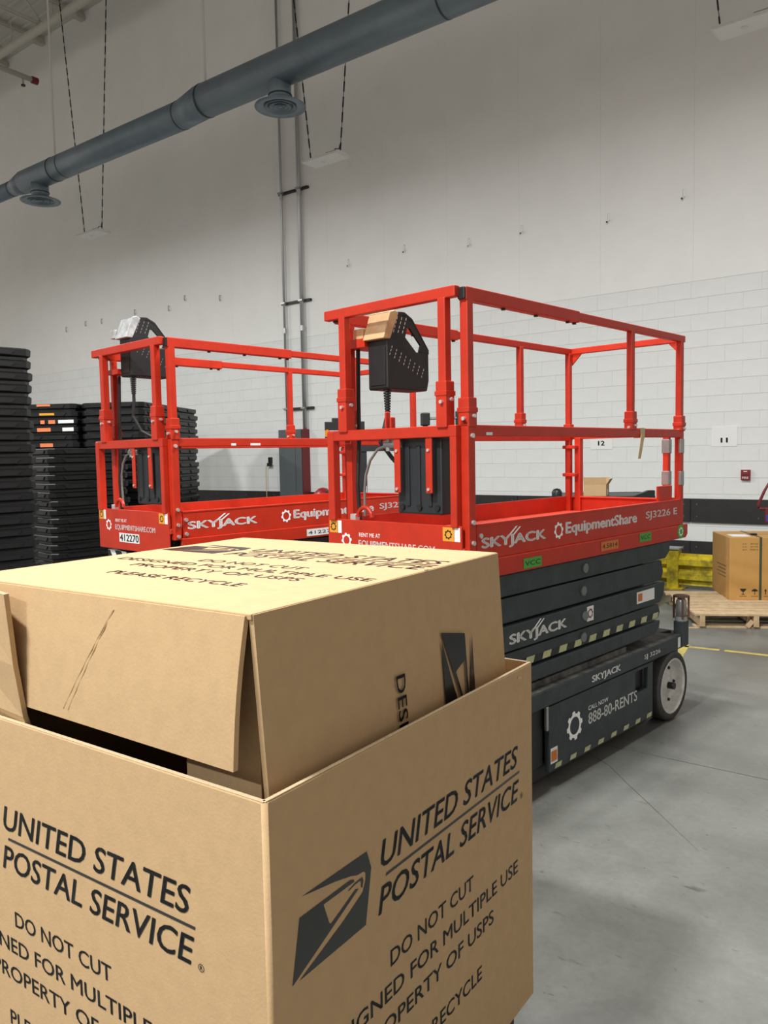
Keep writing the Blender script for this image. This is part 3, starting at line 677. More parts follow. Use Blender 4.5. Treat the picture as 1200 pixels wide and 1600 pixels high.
# ------------------------------------------------------------------ stacks of black trays
TH = 0.117; TD, TN = 1.15, 1.0
def tray_mesh():
    q = MB()
    def ring(x0, x1, y0, y1, z, c):
        return [(x0+c, y0, z), (x1-c, y0, z), (x1, y0+c, z), (x1, y1-c, z), (x1-c, y1, z), (x0+c, y1, z), (x0, y1-c, z), (x0, y0+c, z)]
    rings = [ring(0.030, TD-0.030, 0.030, TN-0.030, 0.0, 0.06), ring(0.030, TD-0.030, 0.030, TN-0.030, 0.030, 0.06), ring(0.012, TD-0.012, 0.012, TN-0.012, 0.040, 0.07),
             ring(0.004, TD-0.004, 0.004, TN-0.004, 0.046, 0.07), ring(0.0, TD, 0.0, TN, 0.104, 0.07), ring(0.014, TD-0.014, 0.014, TN-0.014, 0.1165, 0.06)]
    for r in rings: q.v += r
    for i in range(len(rings)-1): q.f += [(i*8+k, i*8+(k+1) % 8, i*8+8+(k+1) % 8, i*8+8+k) for k in range(8)]
    q.f += [tuple(range(7, -1, -1)), tuple(range(40, 48))]
    return q
def grip_mesh(axis):
    q = MB(); ln = TD if axis == 'x' else TN
    for cpos in (0.30, 0.70):
        c = ln*cpos; z0, z1 = 0.050, 0.094
        if axis == 'x': q.prism([(c-0.17, z1), (c-0.12, z0), (c+0.12, z0), (c+0.17, z1)], (0, -0.010, 0), (1, 0, 0), (0, 0, 1), (0, 0.016, 0))
        else: q.prism([(c-0.15, z1), (c-0.11, z0), (c+0.11, z0), (c+0.15, z1)], (-0.010, 0, 0), (0, 1, 0), (0, 0, 1), (0.016, 0, 0))
    return q
tray0 = tray_mesh().build('tray_shell', M_tray); gx0 = grip_mesh('x').build('grip_panel', M_tray); gy0 = grip_mesh('y').build('grip_panel', M_tray)
first = {'used': False}
def stack(P, n, label, group, stickers=None, rot=ANG):
    for k in range(n):
        lab = label; st = (stickers or {}).get(k)
        dx, dy = random.uniform(-0.018, 0.018), random.uniform(-0.018, 0.018)
        ordn = ('topmost', 'second', 'third', 'fourth', 'fifth', 'sixth', 'seventh', 'eighth', 'ninth', 'tenth', 'eleventh', 'twelfth', 'thirteenth', 'fourteenth', 'fifteenth', 'sixteenth', 'seventeenth', 'eighteenth', 'nineteenth', 'twentieth', 'twenty-first', 'twenty-second', 'twenty-third')[n-1-k]
        lab = 'black plastic tray, %s of the %s' % (ordn if ordn == 'topmost' else ordn+' from the top', label)
        if st: lab = st[0]
        o = thing('plastic_tray', lab, 'tray', (P[0]+LD.x*dx+LN.x*dy, P[1]+LD.y*dx+LN.y*dy, k*TH), rot+random.uniform(-0.012, 0.012), group)
        for src in (tray0, gx0, gy0):
            child_copy(src, o)
        if st:
            for (m, v0, w, z0, h) in st[1]: decal(o, 'label_sticker', m, (-0.0105, v0, z0), (0, -1, 0), (0, 0, 1), w, h)
E1 = Vector((-3.42, 7.90, 0))
stack(E1-LD*TD, 23, 'tallest tray stack', 'trays in the tall front stack')
stack((-4.40, 10.50), 15, 'shortest tray stack beside the red lift', 'trays in the short stack')
RA = math.radians(83.0); RX = Vector((math.cos(RA), math.sin(RA), 0)); RY = Vector((-math.sin(RA), math.cos(RA), 0))
B1 = Vector((-3.60, 12.0, 0))
stack(B1, 21, 'tray stack behind the red lift rails', 'trays in the rear stack', rot=RA)
stack(B1+RX*(TD+0.07), 21, 'hindmost tray stack by the wall', 'trays in the hindmost stack', rot=RA)
def stk(i): 
    return {20: ('topmost black tray with orange sticker on the sticker-marked stack', [(M_orange2, 0.60, 0.22, 0.080, 0.03)]),
            19: ('black tray with amber sticker just below the topmost stickered tray', [(M_warn, 0.58, 0.24, 0.060, 0.035)]),
            18: ('black tray with two orange stickers and a white shipping label', [(M_orange2, 0.56, 0.07, 0.048, 0.055), (M_orange2, 0.43, 0.11, 0.048, 0.055), (M_paper, 0.27, 0.25, 0.052, 0.050)]),
            17: ('black tray with wide orange sticker and a small white label', [(M_orange2, 0.62, 0.22, 0.048, 0.055), (M_paper, 0.21, 0.18, 0.048, 0.055)]),
            15: ('lowest stickered black tray with one orange sticker', [(M_orange2, 0.60, 0.21, 0.048, 0.055)])}
stack(B1+RY*1.06, 21, 'stack marked with orange stickers', 'trays in the stickered stack', stk(0), rot=RA)
for o in (tray0, gx0, gy0): bpy.data.objects.remove(o)

# ------------------------------------------------------------------ duct
du = thing('air_duct', 'long blue-grey round air duct hanging along the wall under the roof', 'duct', WP(0, WD-2.2, 6.77), WANG)
ZL, ZR, ZF = 0.045, 0.105, 0.025          # axis heights of the three duct sizes above the root
for a, b, r, z in ((-22.0, -14.95, 0.142, ZF), (-14.55, -9.90, 0.206, ZL), (-9.50, 4.5, 0.236, ZR)):
    MB().cyl((a, 0, z), (b, 0, z), r, 32).build('duct_section', M_duct, du, smooth=True)
for a, b, r1, r2, z1, z2 in ((-14.96, -14.54, 0.142, 0.206, ZF, ZL), (-9.92, -9.48, 0.208, 0.236, ZL, ZR)):
    MB().cyl((a, 0, z1), (b, 0, z2), r1, 32, r2).build('reducer', M_duct, du, smooth=True)
for a, r, z in ((-15.0, 0.146, ZF), (-13.2, 0.208, ZL), (-9.98, 0.211, ZL), (-9.42, 0.239, ZR), (-5.2, 0.239, ZR)):
    MB().lathe((a, 0, z), (1, 0, 0), [(0, r-0.012), (0, r), (0.022, r), (0.022, r-0.012)], 32).build('joint_band', M_ductdk, du)
for a in (-7.88, -14.05):
    near = a > -10; r0 = 0.158; zc = ZR if near else ZL
    nk = MB().cyl((a, 0, zc-0.10), (a, 0, -0.385), r0, 24, r0*0.95).build('neck', M_duct, du, smooth=True)
    MB().lathe((a, 0, -0.245), (0, 0, -1), [(0, r0-0.01), (0, r0+0.006), (0.016, r0+0.006), (0.016, r0-0.01)], 24).build('neck_band', M_ductdk, nk)
    dfu = MB().lathe((a, 0, -0.365), (0, 0, -1), [(0, r0*0.9), (0.012, 0.26), (0.030, 0.352), (0.040, 0.352), (0.036, 0.245), (0.0, 0.20)], 36).build('diffuser_rim', M_duct, du, smooth=True)
    for k, r in enumerate((0.185, 0.125, 0.065)):
        MB().lathe((a, 0, -0.372-0.004*k), (0, 0, -1), [(0, r), (0.030, r+0.026), (0.034, r+0.020), (0.006, r-0.006)], 30).build('diffuser_cone', M_duct, dfu, smooth=True)
    MB().cyl((a, 0, -0.362), (a, 0, -0.368), 0.215, 28).build('diffuser_throat', M_blackm, dfu)
    MB().cyl((a, 0, -0.37), (a, 0, -0.400), 0.030, 12).build('diffuser_hub', M_duct, dfu)
for a, r, z in ((-13.5, 0.206, ZL), (-9.40, 0.236, ZR), (-3.0, 0.236, ZR), (-18.0, 0.142, ZF)):
    MB().cyl((a, 0, z+r-0.01), (a, 0, CZ-6.77-0.3), 0.018, 8).build('hanger_rod', M_rod, du)
    MB().lathe((a-0.01, 0, z), (1, 0, 0), [(0, r), (0, r+0.006), (0.02, r+0.006), (0.02, r)], 32).build('hanger_strap', M_ductdk, du)
MB().tube([(-9.78+0.03*math.sin(t), 0.0, 0.24+0.12*math.sin(t)) for t in [k*PI/8 for k in range(9)]], 0.008, 6).build('wire_loop', M_ductdk, du)

# ------------------------------------------------------------------ light fixtures
def chain(mb, a, b):
    a = Vector(a); b = Vector(b); n = int((b-a).length/0.07); d = (b-a)/n
    for i in range(n):
        p = a+d*i
        if i % 3 != 2: mb.beam(p, p+d*1.02, 0.016, 0.016)
        else: mb.beam(p, p+d*1.02, 0.007, 0.007)
def fixture(s, d, z, label, group, lit):
    t = thing('high_bay_light', label, 'ceiling light', WP(s, d, z), WANG, group)
    h = MB().prism([(-0.165, 0.0), (0.165, 0.0), (0.150, 0.030), (0.06, 0.045), (-0.06, 0.045), (-0.150, 0.030)], (-0.35, 0, 0), (0, 1, 0), (0, 0, 1), (0.70, 0, 0)).build('housing', M_house, t)
    ln = MB().box(-0.325, 0.325, -0.145, 0.145, -0.012, 0.002).build('lens', M_lit if lit else M_lens, t, bevel=0.004)
    if not lit:
        MB().cyl((-0.05, 0, -0.02), (-0.05, 0, -0.010), 0.035, 12).build('sensor', M_house, t)
    MB().box(0.05, 0.20, -0.05, 0.05, 0.045, 0.085).build('driver_box', M_black, t)
    for sx in (-1, 1):
        q = MB(); chain(q, (sx*0.29, 0, 0.04), (sx*0.85, 0, CZ-z-0.05)); stuff(q.build('hanging_chain', M_blackm, t))
    MB().tube([(0.15, 0, 0.08), (0.20, 0, 0.12), (0.27, 0, 0.10), (0.29, 0, 0.16)], 0.008, 6).build('cord', M_blackm, t)
    if lit:
        ld = bpy.data.lights.new('lamp_light', 'AREA'); ld.shape = 'RECTANGLE'; ld.size = 0.66; ld.size_y = 0.30; ld.energy = LAMP_W*lit; ld.color = (0.98, 1.0, 0.99)
        lo = bpy.data.objects.new('lamp_light', ld); C.objects.link(lo); lo.parent = t; lo.location = (0, 0, -0.02)
for i, (s, lab) in enumerate(((-14.10, 'unlit white high-bay light hanging behind the thin end of the duct'), (-8.04, 'unlit white high-bay light hanging beside the wall conduits'), (-2.13, 'unlit white high-bay light hanging near the wall right of the duct'))):
    fixture(s, WD-1.1, 6.0, lab, None, 0)
for s, d, w in ((-2.13, 4.05, 1.0), (-9.6, 4.05, 1.0), (-15.6, 4.05, 0.9), (-2.13, -1.15, 1.45), (-2.13, -6.35, 1.5)):
    fixture(s, d, 6.0, 'lit white high-bay light over the open floor', 'lit lights over the open floor', w)

# ------------------------------------------------------------------ wall-mounted things
for s, r, nm in ((-9.98, 0.022, 'thin galvanised conduit running up the wall, farther from the grey cabinet\'s red side'), (-9.56, 0.034, 'thick galvanised conduit running up the wall above the cabinet\'s red side')):
    t = thing('wall_conduit', nm, 'conduit', WP(s, WD-0.07, 2.06), WANG)
    MB().cyl((0, 0, 0), (0, 0, CZ-2.1), r, 12).build('pipe', M_conduit, t, smooth=True)
    for z in (1.7, 4.0, 6.3): MB().cyl((0, 0, z), (0, 0, z+0.09), r+0.008, 12).build('coupling', M_conduit, t)
for z, w in ((6.17, 'upper'), (4.28, 'middle'), (2.43, 'lower')):
    t = thing('conduit_bracket', 'dark %s cross bracket tying the two wall conduits together' % w, 'bracket', WP(-9.74, WD-0.02, z), WANG)
    MB().box(-0.33, 0.36, -0.035, 0.02, -0.02, 0.02).build('channel', M_blackm, t, bevel=0.003)
    for x in (-0.24, 0.18): MB().box(x-0.05, x+0.05, -0.095, -0.03, -0.015, 0.015).build('clamp', M_steel, t)
t = thing('electrical_cabinet', 'tall grey cabinet with a dark red side fixed to the wall under conduits', 'cabinet', WP(-10.08, WD-0.20, 0.06), WANG)
MB().box(0.0, 0.56, 0.012, 0.20, 0.0, 2.0).build('body', M_dred, t, bevel=0.004)
MB().box(0.0, 0.545, -0.006, 0.012, 0.0, 2.0).build('door', M_cab, t, bevel=0.004)
MB().box(0.40, 0.403, -0.009, -0.004, 0.9, 1.95).build('door_seam', M_blackm, t)
# outlet with a hanging cable
s, d, z = pix_wall(424, 722)
t = thing('wall_outlet', 'small dark outlet box on the wall with a cable hanging from it', 'outlet', WP(s, WD-0.04, z), WANG)
MB().box(-0.035, 0.035, -0.01, 0.04, -0.02, 0.09).build('outlet_box', M_black, t, bevel=0.004); MB().box(-0.05, 0.06, -0.03, 0.0, -0.075, -0.015).build('plug', M_black, t, bevel=0.004)
MB().tube([(-0.04, -0.02, -0.04), (-0.08, -0.02, -0.10), (-0.085, -0.02, -0.4), (-0.08, -0.015, -1.0), (-0.09, -0.02, -1.45)], 0.007, 6).build('cable', M_tape, t)
# anchors left in the wall
for i, (x, y) in enumerate(((545, 410), (632, 388), (733, 378), (815, 358), (950, 340), (1067, 303), (345, 466), (290, 466), (265, 482), (212, 488), (160, 502), (135, 506), (105, 515))):
    s, d, z = pix_wall(x, y)
    o = thing('wall_hook', 'small metal hook fixed high on the wall, one of a spaced row', 'hook', WP(s, WD, z), WANG, 'hooks in a row high on the wall')
    MB().tube([(0, 0.01, 0.05), (0, -0.03, 0.05), (0, -0.035, -0.03), (0.012, -0.035, -0.055), (0.03, -0.035, -0.035)], 0.008, 6).build('hook_wire', M_paper if x > 500 else M_cap, o)
    if x > 500: MB().box(-0.010, 0.010, -0.045, -0.037, -0.075, -0.055).build('hook_tip', M_ink, o)
# signs and alarm
def sign(x0, y0, x1, y1, body, label, tw_, th_, ty):
    s0, d, z1 = pix_wall(x0, y0); s1, d, z0 = pix_wall(x1, y1)
    t = thing('wall_sign', label, 'sign', WP(s0, WD-0.004, z0), WANG)
    MB().box(0, s1-s0, -0.002, 0.004, 0, z1-z0).build('sheet', M_paper, t)
    text(t, body, ((s1-s0)*0.5-tw_/2, -0.0030, ty), (1, 0, 0), (0, 0, 1), tw_, th_, M_ink, bold=0.03)
sign(923, 674, 957, 702, '12', 'white paper sign reading 12, seen through the far rails of the lift', 0.095, 0.066, 0.052)
sign(1112, 667, 1152, 697, '11', 'white paper sign reading 11, on the wall left of the fire alarm', 0.085, 0.062, 0.045)
s0, d, z1 = pix_wall(1166, 734); z0 = pix_wall(1166, 750)[2]
t = thing('fire_alarm_pull', 'small dark red fire alarm pull station on the block wall', 'alarm box', WP(s0, WD-0.045, z0), WANG)
MB().box(-0.052, 0.052, 0.0, 0.045, 0, 0.125).build('case', M_fire, t, bevel=0.005)
MB().box(-0.040, 0.040, -0.006, 0.004, 0.055, 0.085).build('pull_handle', M_dred, t, bevel=0.003)
text(t, 'FIRE', (-0.036, -0.0012, 0.016), (1, 0, 0), (0, 0, 1), 0.072, 0.026, M_white, bold=0.02)
decal(t, 'white_strip', M_white, (-0.02, -0.0012, 0.10), (1, 0, 0), (0, 0, 1), 0.04, 0.010)

# ------------------------------------------------------------------ pipes under the roof
s0, d0, z0 = pix_wall(70, 40, 1.0)
t = thing('sprinkler_main', 'long pale pipe running along the wall just under the roof joists', 'pipe', WP(s0, d0, z0), WANG)
MB().cyl((-8, 0, 0), (20, 0, 0), 0.085, 16).build('pipe', M_beam, t, smooth=True)
for k in range(-4, 13): MB().cyl((k*1.61+0.3, 0, 0.07), (k*1.61+0.3, 0, CZ-z0-0.02), 0.012, 6).build('hanger', M_beam, t)
s0, d0, z0 = pix_wall(54, 126, 1.2)
t = thing('sprinkler_branch', 'thin sprinkler branch pipe with a red end cap hanging below the joists', 'pipe', WP(s0, d0, z0), WANG)
MB().cyl((0, -8, 0), (0, 0, 0), 0.05, 14).build('pipe', M_beam, t, smooth=True)
MB().cyl((0, -0.06, 0), (0, 0.06, 0), 0.07, 14).build('end_cap', M_dred, t)
for dd in (-0.9, -4.2):
    MB().cyl((0, dd, 0.04), (0, dd, CZ-z0-0.05), 0.022, 8).build('hanger', M_beam, t)
for dd in (-0.25, -1.6, -4.6):
    h = MB().cyl((0, dd, -0.04), (0, dd, -0.17), 0.018, 8).build('sprinkler_stem', M_conduit, t)
    MB().cyl((0, dd, -0.17), (0, dd, -0.19), 0.045, 12).build('deflector', M_blackm, h)

# ------------------------------------------------------------------ guard rail, pallet, carton at the right
gp = Vector((3.30, 8.99, 0)); ss, dd = gp.dot(WE), gp.dot(WN)
t = thing('guard_rail', 'yellow corrugated steel guard rail with a capped post by the wall', 'guard rail', (gp.x, gp.y, 0), WANG)
po = MB().box(-0.065, 0.065, -0.065, 0.065, 0, 0.45).build('post', M_yellow, t, bevel=0.006)
MB().box(-0.08, 0.08, -0.08, 0.08, 0.45, 0.475).build('post_cap', M_cap, t, bevel=0.006); MB().box(-0.12, 0.12, -0.12, 0.12, 0, 0.015).build('base_plate', M_yellow, po)
wave = []
zz = [(0.05, 0.0), (0.09, 0.0), (0.12, -0.045), (0.185, -0.045), (0.215, 0.0), (0.25, 0.0), (0.28, -0.045), (0.345, -0.045), (0.375, 0.0), (0.41, 0.0)]
for x0, x1, yo in ((0.066, 0.82, -0.02), (-0.35, -0.066, -0.02)):
    q = MB(); n = len(zz)
    q.v = [(x, yo+y, z) for x in (x0, x1) for z, y in zz] + [(x, yo+y+0.006, z) for x in (x0, x1) for z, y in zz]
    for i in range(n-1):
        q.f += [(i, i+1, n+i+1, n+i), (2*n+i, 3*n+i, 3*n+i+1, 2*n+i+1)]
    q.build('rail_beam', M_yellow, t)

PANG = math.radians(-8.5)
pw = thing('wooden_pallet', 'light wooden pallet on the floor carrying a strapped carton', 'pallet', (2.735, 6.93, 0), PANG)
for x in (0.04, 0.49, 0.94): MB().box(x, x+0.045, 0.0, 1.22, 0.016, 0.112).build('stringer', M_wood, pw, bevel=0.003)
yb = 0.0
for k, wd in enumerate((0.14, 0.09, 0.14, 0.09, 0.14, 0.09, 0.14, 0.14)):
    x0 = -0.005 if k < 4 else random.uniform(-0.06, -0.02)
    MB().box(x0, 1.03, yb, yb+wd, 0.112, 0.132).build('deck_board', M_wood, pw, bevel=0.002); yb += wd+0.028
for yb in (0.0, 0.55, 1.08): MB().box(0.0, 1.02, yb+0.03, yb+0.12, 0.0, 0.016).build('bottom_board', M_wood, pw)
o = MB().box(-0.02, 0.02, 0.0, 0.5, 0.0, 0.07).build('broken_brace', M_wood, pw, bevel=0.002); o.location = (0.44, 0.02, 0.012); o.rotation_euler = (math.radians(2), math.radians(38), math.radians(-18))
o = MB().box(-0.09, 0.03, -0.03, -0.005, 0, 0.006).build('wood_splinter', M_wood, None); tag(o, 'thin pale wood splinter on the floor beside the wooden pallet', 'splinter'); o.location = (2.735, 6.96, 0); o.rotation_euler = (0, 0, PANG)

cc = Vector((3.295, 7.53, 0.132))
ct = thing('strapped_carton', 'tan carton with handling symbols and dark green strap on the wooden pallet', 'carton', cc, PANG)
cw, cd_, chh = 0.80, 0.63, 0.60
MB().box(0, cw, 0, cd_, 0, chh).build('carton_body', M_carton, ct, bevel=0.004)
MB().box(0.0, cw, cd_*0.5-0.001, cd_*0.5+0.001, chh, chh+0.0012).build('flap_seam', M_ink, ct)
MB().box(0.268, 0.290, -0.003, cd_+0.003, -0.001, chh+0.003).build('strap', M_strap, ct); MB().box(0.255, 0.305, 0.20, 0.26, chh+0.002, chh+0.018).build('strap_buckle', M_black, ct)
MB().box(0.05, 0.22, 0.10, 0.30, chh+0.0005, chh+0.002).build('white_sheet', M_paper, ct)
yf = -0.0008; X = Vector((1, 0, 0)); Zv = Vector((0, 0, 1))
for k, (a, b_) in enumerate((('G.W.', '38.0 KGS'), ('N.W.', '34.5 KGS'), ('C', 'MADE IN'))):
    text(ct, a, (0.115, yf, 0.535-0.028*k), X, Zv, 0.04, 0.010, M_ink, bold=0); text(ct, b_, (0.185, yf, 0.535-0.028*k), X, Zv, 0.07, 0.012, M_ink, bold=0)
def glass(x):
    q = MB(); f = lambda *p: [(x+a, yf, 0.055+b) for a, b in p]
    q.add(f((-0.03, 0.055), (0.03, 0.055), (0.02, 0.035), (-0.02, 0.035)), [(0, 1, 2, 3)]); q.add(f((-0.02, 0.035), (0.02, 0.035), (0.005, 0.025), (-0.005, 0.025)), [(0, 1, 2, 3)])
    q.add(f((-0.003, 0.0), (0.003, 0.0), (0.003, 0.026), (-0.003, 0.026)), [(0, 1, 2, 3)]); q.add(f((-0.015, -0.003), (0.015, -0.003), (0.015, 0.003), (-0.015, 0.003)), [(0, 1, 2, 3)])
    q.add(f((-0.032, -0.020), (0.032, -0.020), (0.032, -0.016), (-0.032, -0.016)), [(0, 1, 2, 3)]); flat(q, 'fragile_symbol', M_ink, ct)
def brolly(x):
    q = MB(); f = lambda *p: [(x+a, yf, 0.055+b) for a, b in p]
    q.add(f((-0.03, 0.030), (0.03, 0.030), (0.018, 0.048), (0, 0.055), (-0.018, 0.048)), [(0, 1, 2, 3, 4)]); q.add(f((-0.003, -0.003), (0.003, -0.003), (0.003, 0.03), (-0.003, 0.03)), [(0, 1, 2, 3)])
    q.add(f((-0.032, -0.020), (0.032, -0.020), (0.032, -0.016), (-0.032, -0.016)), [(0, 1, 2, 3)]); flat(q, 'keep_dry_symbol', M_ink, ct)
def arrows(x):
    q = MB()
    for dx in (-0.018, 0.018):
        f = lambda *p: [(x+dx+a, yf, 0.055+b) for a, b in p]
        q.add(f((-0.004, 0), (0.004, 0), (0.004, 0.035), (-0.004, 0.035)), [(0, 1, 2, 3)]); q.add(f((-0.012, 0.033), (0.012, 0.033), (0, 0.055)), [(0, 1, 2)])
    f = lambda *p: [(x+a, yf, 0.055+b) for a, b in p]
    q.add(f((-0.032, -0.020), (0.032, -0.020), (0.032, -0.016), (-0.032, -0.016)), [(0, 1, 2, 3)]); flat(q, 'this_way_up_symbol', M_ink, ct)
glass(0.125); brolly(0.230); arrows(0.345)
q = MB()
for k in range(4): q.add([(yf, 0.45-0.05*(k % 2), 0.30-0.035*k), (yf, 0.12, 0.305-0.035*k), (yf, 0.12, 0.315-0.035*k), (yf, 0.45-0.05*(k % 2), 0.31-0.035*k)], [(0, 1, 2, 3)])
flat(q, 'side_print', mat('faded_ink', (0.20, 0.12, 0.05), 0.8), ct)

# pallet jack, mostly out of frame to the right
pj = thing('pallet_jack', 'red pallet jack handle standing behind the strapped carton', 'pallet jack', (4.12, 8.50, 0), math.radians(-110))
MB().tube([(0.06, y, z) for y, z in ((-0.085, 0.94), (-0.10, 0.97), (-0.04, 1.12), (0.0, 1.20), (0.14, 1.20), (0.20, 1.10), (0.22, 0.97), (0.20, 0.93), (-0.07, 0.93), (-0.085, 0.94))], 0.015, 10).build('handle_loop', M_dred, pj, smooth=True)
MB().cyl((0.06, 0.06, 0.94), (0.06, 0.12, 0.22), 0.025, 12).build('handle_shaft', M_dred, pj); MB().box(-0.06, 0.18, 0.02, 0.24, 0.10, 0.34).build('pump_body', M_dred, pj, bevel=0.02)
decal(pj, 'blue_label', M_blue, (0.0912, -0.02, 0.80), (0, 1, 0), (0, 0, 1), 0.09, 0.07)
MB().box(0.07, 0.09, -0.03, 0.16, 0.78, 0.94).build('handle_plate', M_dred, pj, bevel=0.006)
for x in (-0.12, 0.16): MB().box(x, x+0.16, 0.22, 1.35, 0.05, 0.10).build('fork', M_dred, pj, bevel=0.01)
for x in (0.0, 0.12): MB().cyl((x-0.025, 0.10, 0.09), (x+0.025, 0.10, 0.09), 0.09, 20).build('steer_wheel', M_tyre, pj)
for x in (-0.04, 0.24): MB().cyl((x-0.03, 1.2, 0.04), (x+0.03, 1.2, 0.04), 0.04, 14).build('load_roller', M_tyre, pj)

# yellow tape lines on the floor
def ftape(pts, w, label):
    q = MB()
    for (a, b) in pts:
        a = Vector((*a, 0)); b = Vector((*b, 0)); n = (b-a).cross(Vector((0, 0, 1))).normalized()*(w/2)
        q.add([a-n+Vector((0,0,0.0)), b-n, b+n, a+n, a-n+Vector((0,0,0.0015)), b-n+Vector((0,0,0.0015)), b+n+Vector((0,0,0.0015)), a+n+Vector((0,0,0.0015))], [(0,3,2,1),(4,5,6,7),(0,1,5,4),(1,2,6,5),(2,3,7,6),(3,0,4,7)])
    tag(q.build('floor_tape', M_ftape), label, 'floor tape')
ftape([((2.40, 6.29), (2.62, 6.15)), ((2.65, 6.13), (3.9, 5.32))], 0.05, 'worn yellow tape line on the floor running out from the lift wheel')
ftape([((2.20, 5.95), (2.42, 6.36))], 0.09, 'short wide yellow tape piece on the floor behind the lift wheel')

# ------------------------------------------------------------------ things half hidden behind the lifts
bx = pix_depth(873, 780, 7.9); 
bb = thing('bulk_bin', 'black bulk bin behind the right red lift, with a cardboard box on top', 'bin', (bx.x, 7.9, 0), math.radians(-8))
BW, BD_, BHh = 0.93, 0.80, 1.135
MB().box(0, BW, 0, 0.05, 0.1, BHh).build('front_wall', M_tray, bb, bevel=0.006); MB().box(0, BW, BD_-0.05, BD_, 0.1, BHh).build('back_wall', M_tray, bb, bevel=0.006)
MB().box(0, 0.05, 0.05, BD_-0.05, 0.1, BHh).build('side_wall', M_tray, bb); MB().box(BW-0.05, BW, 0.05, BD_-0.05, 0.1, BHh).build('side_wall', M_tray, bb)
MB().box(0.05, BW-0.05, 0.05, BD_-0.05, BHh-0.05, BHh-0.005).build('lid', M_tray, bb); MB().box(0, BW, 0, BD_, 0.06, 0.1).build('base', M_tray, bb)
for x in (0.02, 0.385, 0.75): MB().box(x, x+0.16, 0.02, BD_-0.02, 0, 0.065).build('runner', M_tray, bb)
MB().prism([(0.72, 0), (0.925, 0), (0.925, 0.055), (0.87, 0.055)], (0, 0.0, BHh-0.005), (1, 0, 0), (0, 0, 1), (0, 0.10, 0)).build('lid_latch', M_tray, bb)
MB().lathe((-0.01, 0.10, BHh-0.01), (0, 0, 1), [(0, 0.05), (0.05, 0.052), (0.08, 0.035), (0.09, 0.0001)], 14).build('lid_knob', M_tray, bb, smooth=True)
cb = thing('small_box', 'small open cardboard box standing on the black bulk bin', 'box', (bx.x+0.255, 7.93, BHh-0.004), math.radians(-24))
a_, b_, h_ = 0.22, 0.20, 0.115
MB().box(0, a_, 0, 0.005, 0, h_).build('front_side', M_card, cb); MB().box(0, a_, b_-0.005, b_, 0, h_).build('back_side', M_card, cb)
MB().box(0, 0.005, 0.005, b_-0.005, 0, h_).build('left_side', M_card, cb); MB().box(a_-0.005, a_, 0.005, b_-0.005, 0, h_).build('right_side', M_card, cb); MB().box(0, a_, 0, b_, 0, 0.005).build('bottom', M_card, cb)
o = MB().box(0, a_, -0.004, 0, 0, 0.075).build('front_flap', M_card, cb); o.location = (0, 0.004, h_); o.rotation_euler = (math.radians(8), 0, 0)
o = MB().box(0, a_, -0.004, 0, 0, 0.07).build('back_flap', M_card, cb); o.location = (0, b_, h_); o.rotation_euler = (math.radians(-12), 0, 0)
o = MB().box(0, 0.004, 0, b_, 0, 0.07).build('side_flap', M_card, cb); o.location = (a_-0.004, 0, h_); o.rotation_euler = (0, math.radians(32), 0)
decal(cb, 'white_label', M_paper, (a_+0.0008, 0.06, 0.01), (0, 1, 0), (0, 0, 1), 0.06, 0.06)

# pallet stacker behind the left lift
m0 = pix_depth(567, 720, 7.7)
ps = thing('pallet_stacker', 'black pallet stacker with mast and amber beacon standing behind the left red lift', 'stacker', (m0.x, 7.7, 0), math.radians(8))
MB().box(-0.035, 0.035, -0.04, 0.04, 0.0, 1.66).build('mast_post', M_box_black, ps, bevel=0.004); MB().box(0.60, 0.67, -0.04, 0.04, 0.0, 1.66).build('mast_post', M_box_black, ps, bevel=0.004)
decal(ps, 'white_label', M_paper, (0.0, -0.0408, 1.20), (1, 0, 0), (0, 0, 1), 0.028, 0.09)
MB().box(-0.06, 0.70, -0.05, 0.05, 1.62, 1.68).build('mast_header', M_box_black, ps)
MB().box(-0.10, 0.74, -0.30, 0.10, 0.05, 0.75).build('machine_body', M_box_black, ps, bevel=0.03)
MB().box(-0.20, -0.14, -0.03, 0.03, 1.60, 1.84).build('beacon_arm', M_black, ps); MB().box(-0.21, 0.0, -0.03, 0.03, 1.60, 1.66).build('beacon_arm', M_black, ps)
MB().box(-0.36, 0.02, -0.04, 0.04, 1.83, 1.91).build('top_bar', M_black, ps, bevel=0.004); MB().box(-0.29, -0.20, -0.04, 0.04, 1.90, 1.945).build('top_block', M_black, ps, bevel=0.004)
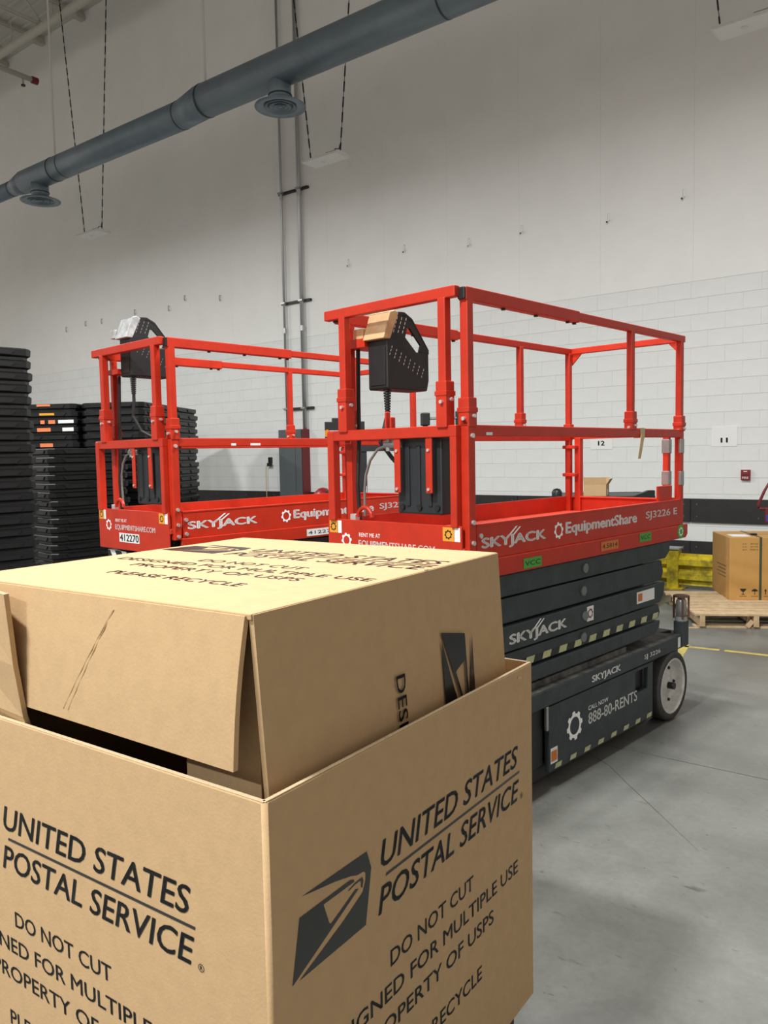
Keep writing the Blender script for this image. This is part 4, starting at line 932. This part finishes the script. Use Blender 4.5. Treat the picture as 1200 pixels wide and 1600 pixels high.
MB().cyl((-0.34, -0.02, 1.765), (-0.34, -0.02, 1.835), 0.022, 12).build('amber_beacon', M_amber, ps); MB().cyl((-0.34, -0.02, 1.752), (-0.34, -0.02, 1.767), 0.024, 12).build('beacon_base', M_black, ps)
MB().box(0.58, 0.66, -0.05, 0.05, 1.86, 1.985).build('end_block', M_black, ps, bevel=0.01); MB().box(0.60, 0.64, -0.03, 0.03, 1.66, 1.87).build('end_mount', M_black, ps)
MB().cyl((0.62, 0, 1.93), (0.955, 0, 1.93), 0.014, 10).build('grab_bar', M_steel, ps); MB().box(0.93, 0.98, -0.05, 0.05, 1.55, 2.00).build('side_grip', M_black, ps, bevel=0.008)
MB().box(0.935, 0.975, -0.04, 0.04, 0.0, 1.56).build('side_post', M_box_black, ps); MB().box(0.66, 0.95, -0.03, 0.03, 0.30, 0.36).build('side_brace', M_box_black, ps)
# red and black tugger at the cabinet
m1 = pix_depth(503, 765, 10.2)
tg = thing('floor_tugger', 'small red and black powered tugger by the wall under the left lift rail', 'tugger', (m1.x, 10.2, 0), math.radians(-20))
MB().box(-0.20, 0.26, -0.2, 0.5, 0.08, 0.98).build('body', M_black, tg, bevel=0.03)
MB().lathe((-0.01, 0.05, 0.98), (0, 0, 1), [(0, 0.13), (0.07, 0.14), (0.14, 0.11), (0.19, 0.05), (0.20, 0.0001)], 20).build('red_hood', M_fire, tg, smooth=True)
MB().prism([(0.02, 0), (0.27, 0), (0.24, 0.09), (0.08, 0.17)], (0, -0.05, 0.98), (1, 0, 0), (0, 0, 1), (0, 0.25, 0)).build('seat_pad', M_black, tg, bevel=0.01)
MB().lathe((-0.13, -0.10, 1.04), (0, -1, 0), [(0, 0.055), (0.03, 0.055), (0.045, 0.035), (0.05, 0.0001)], 16).build('head_lamp', M_lens, tg, smooth=True); MB().box(-0.19, -0.05, -0.10, 0.06, 0.975, 1.03).build('lamp_mount', M_black, tg)
for x in (-0.16, 0.22):
    for y in (-0.05, 0.38): MB().cyl((x-0.04, y, 0.10), (x+0.04, y, 0.10), 0.10, 18).build('wheel', M_tyre, tg)
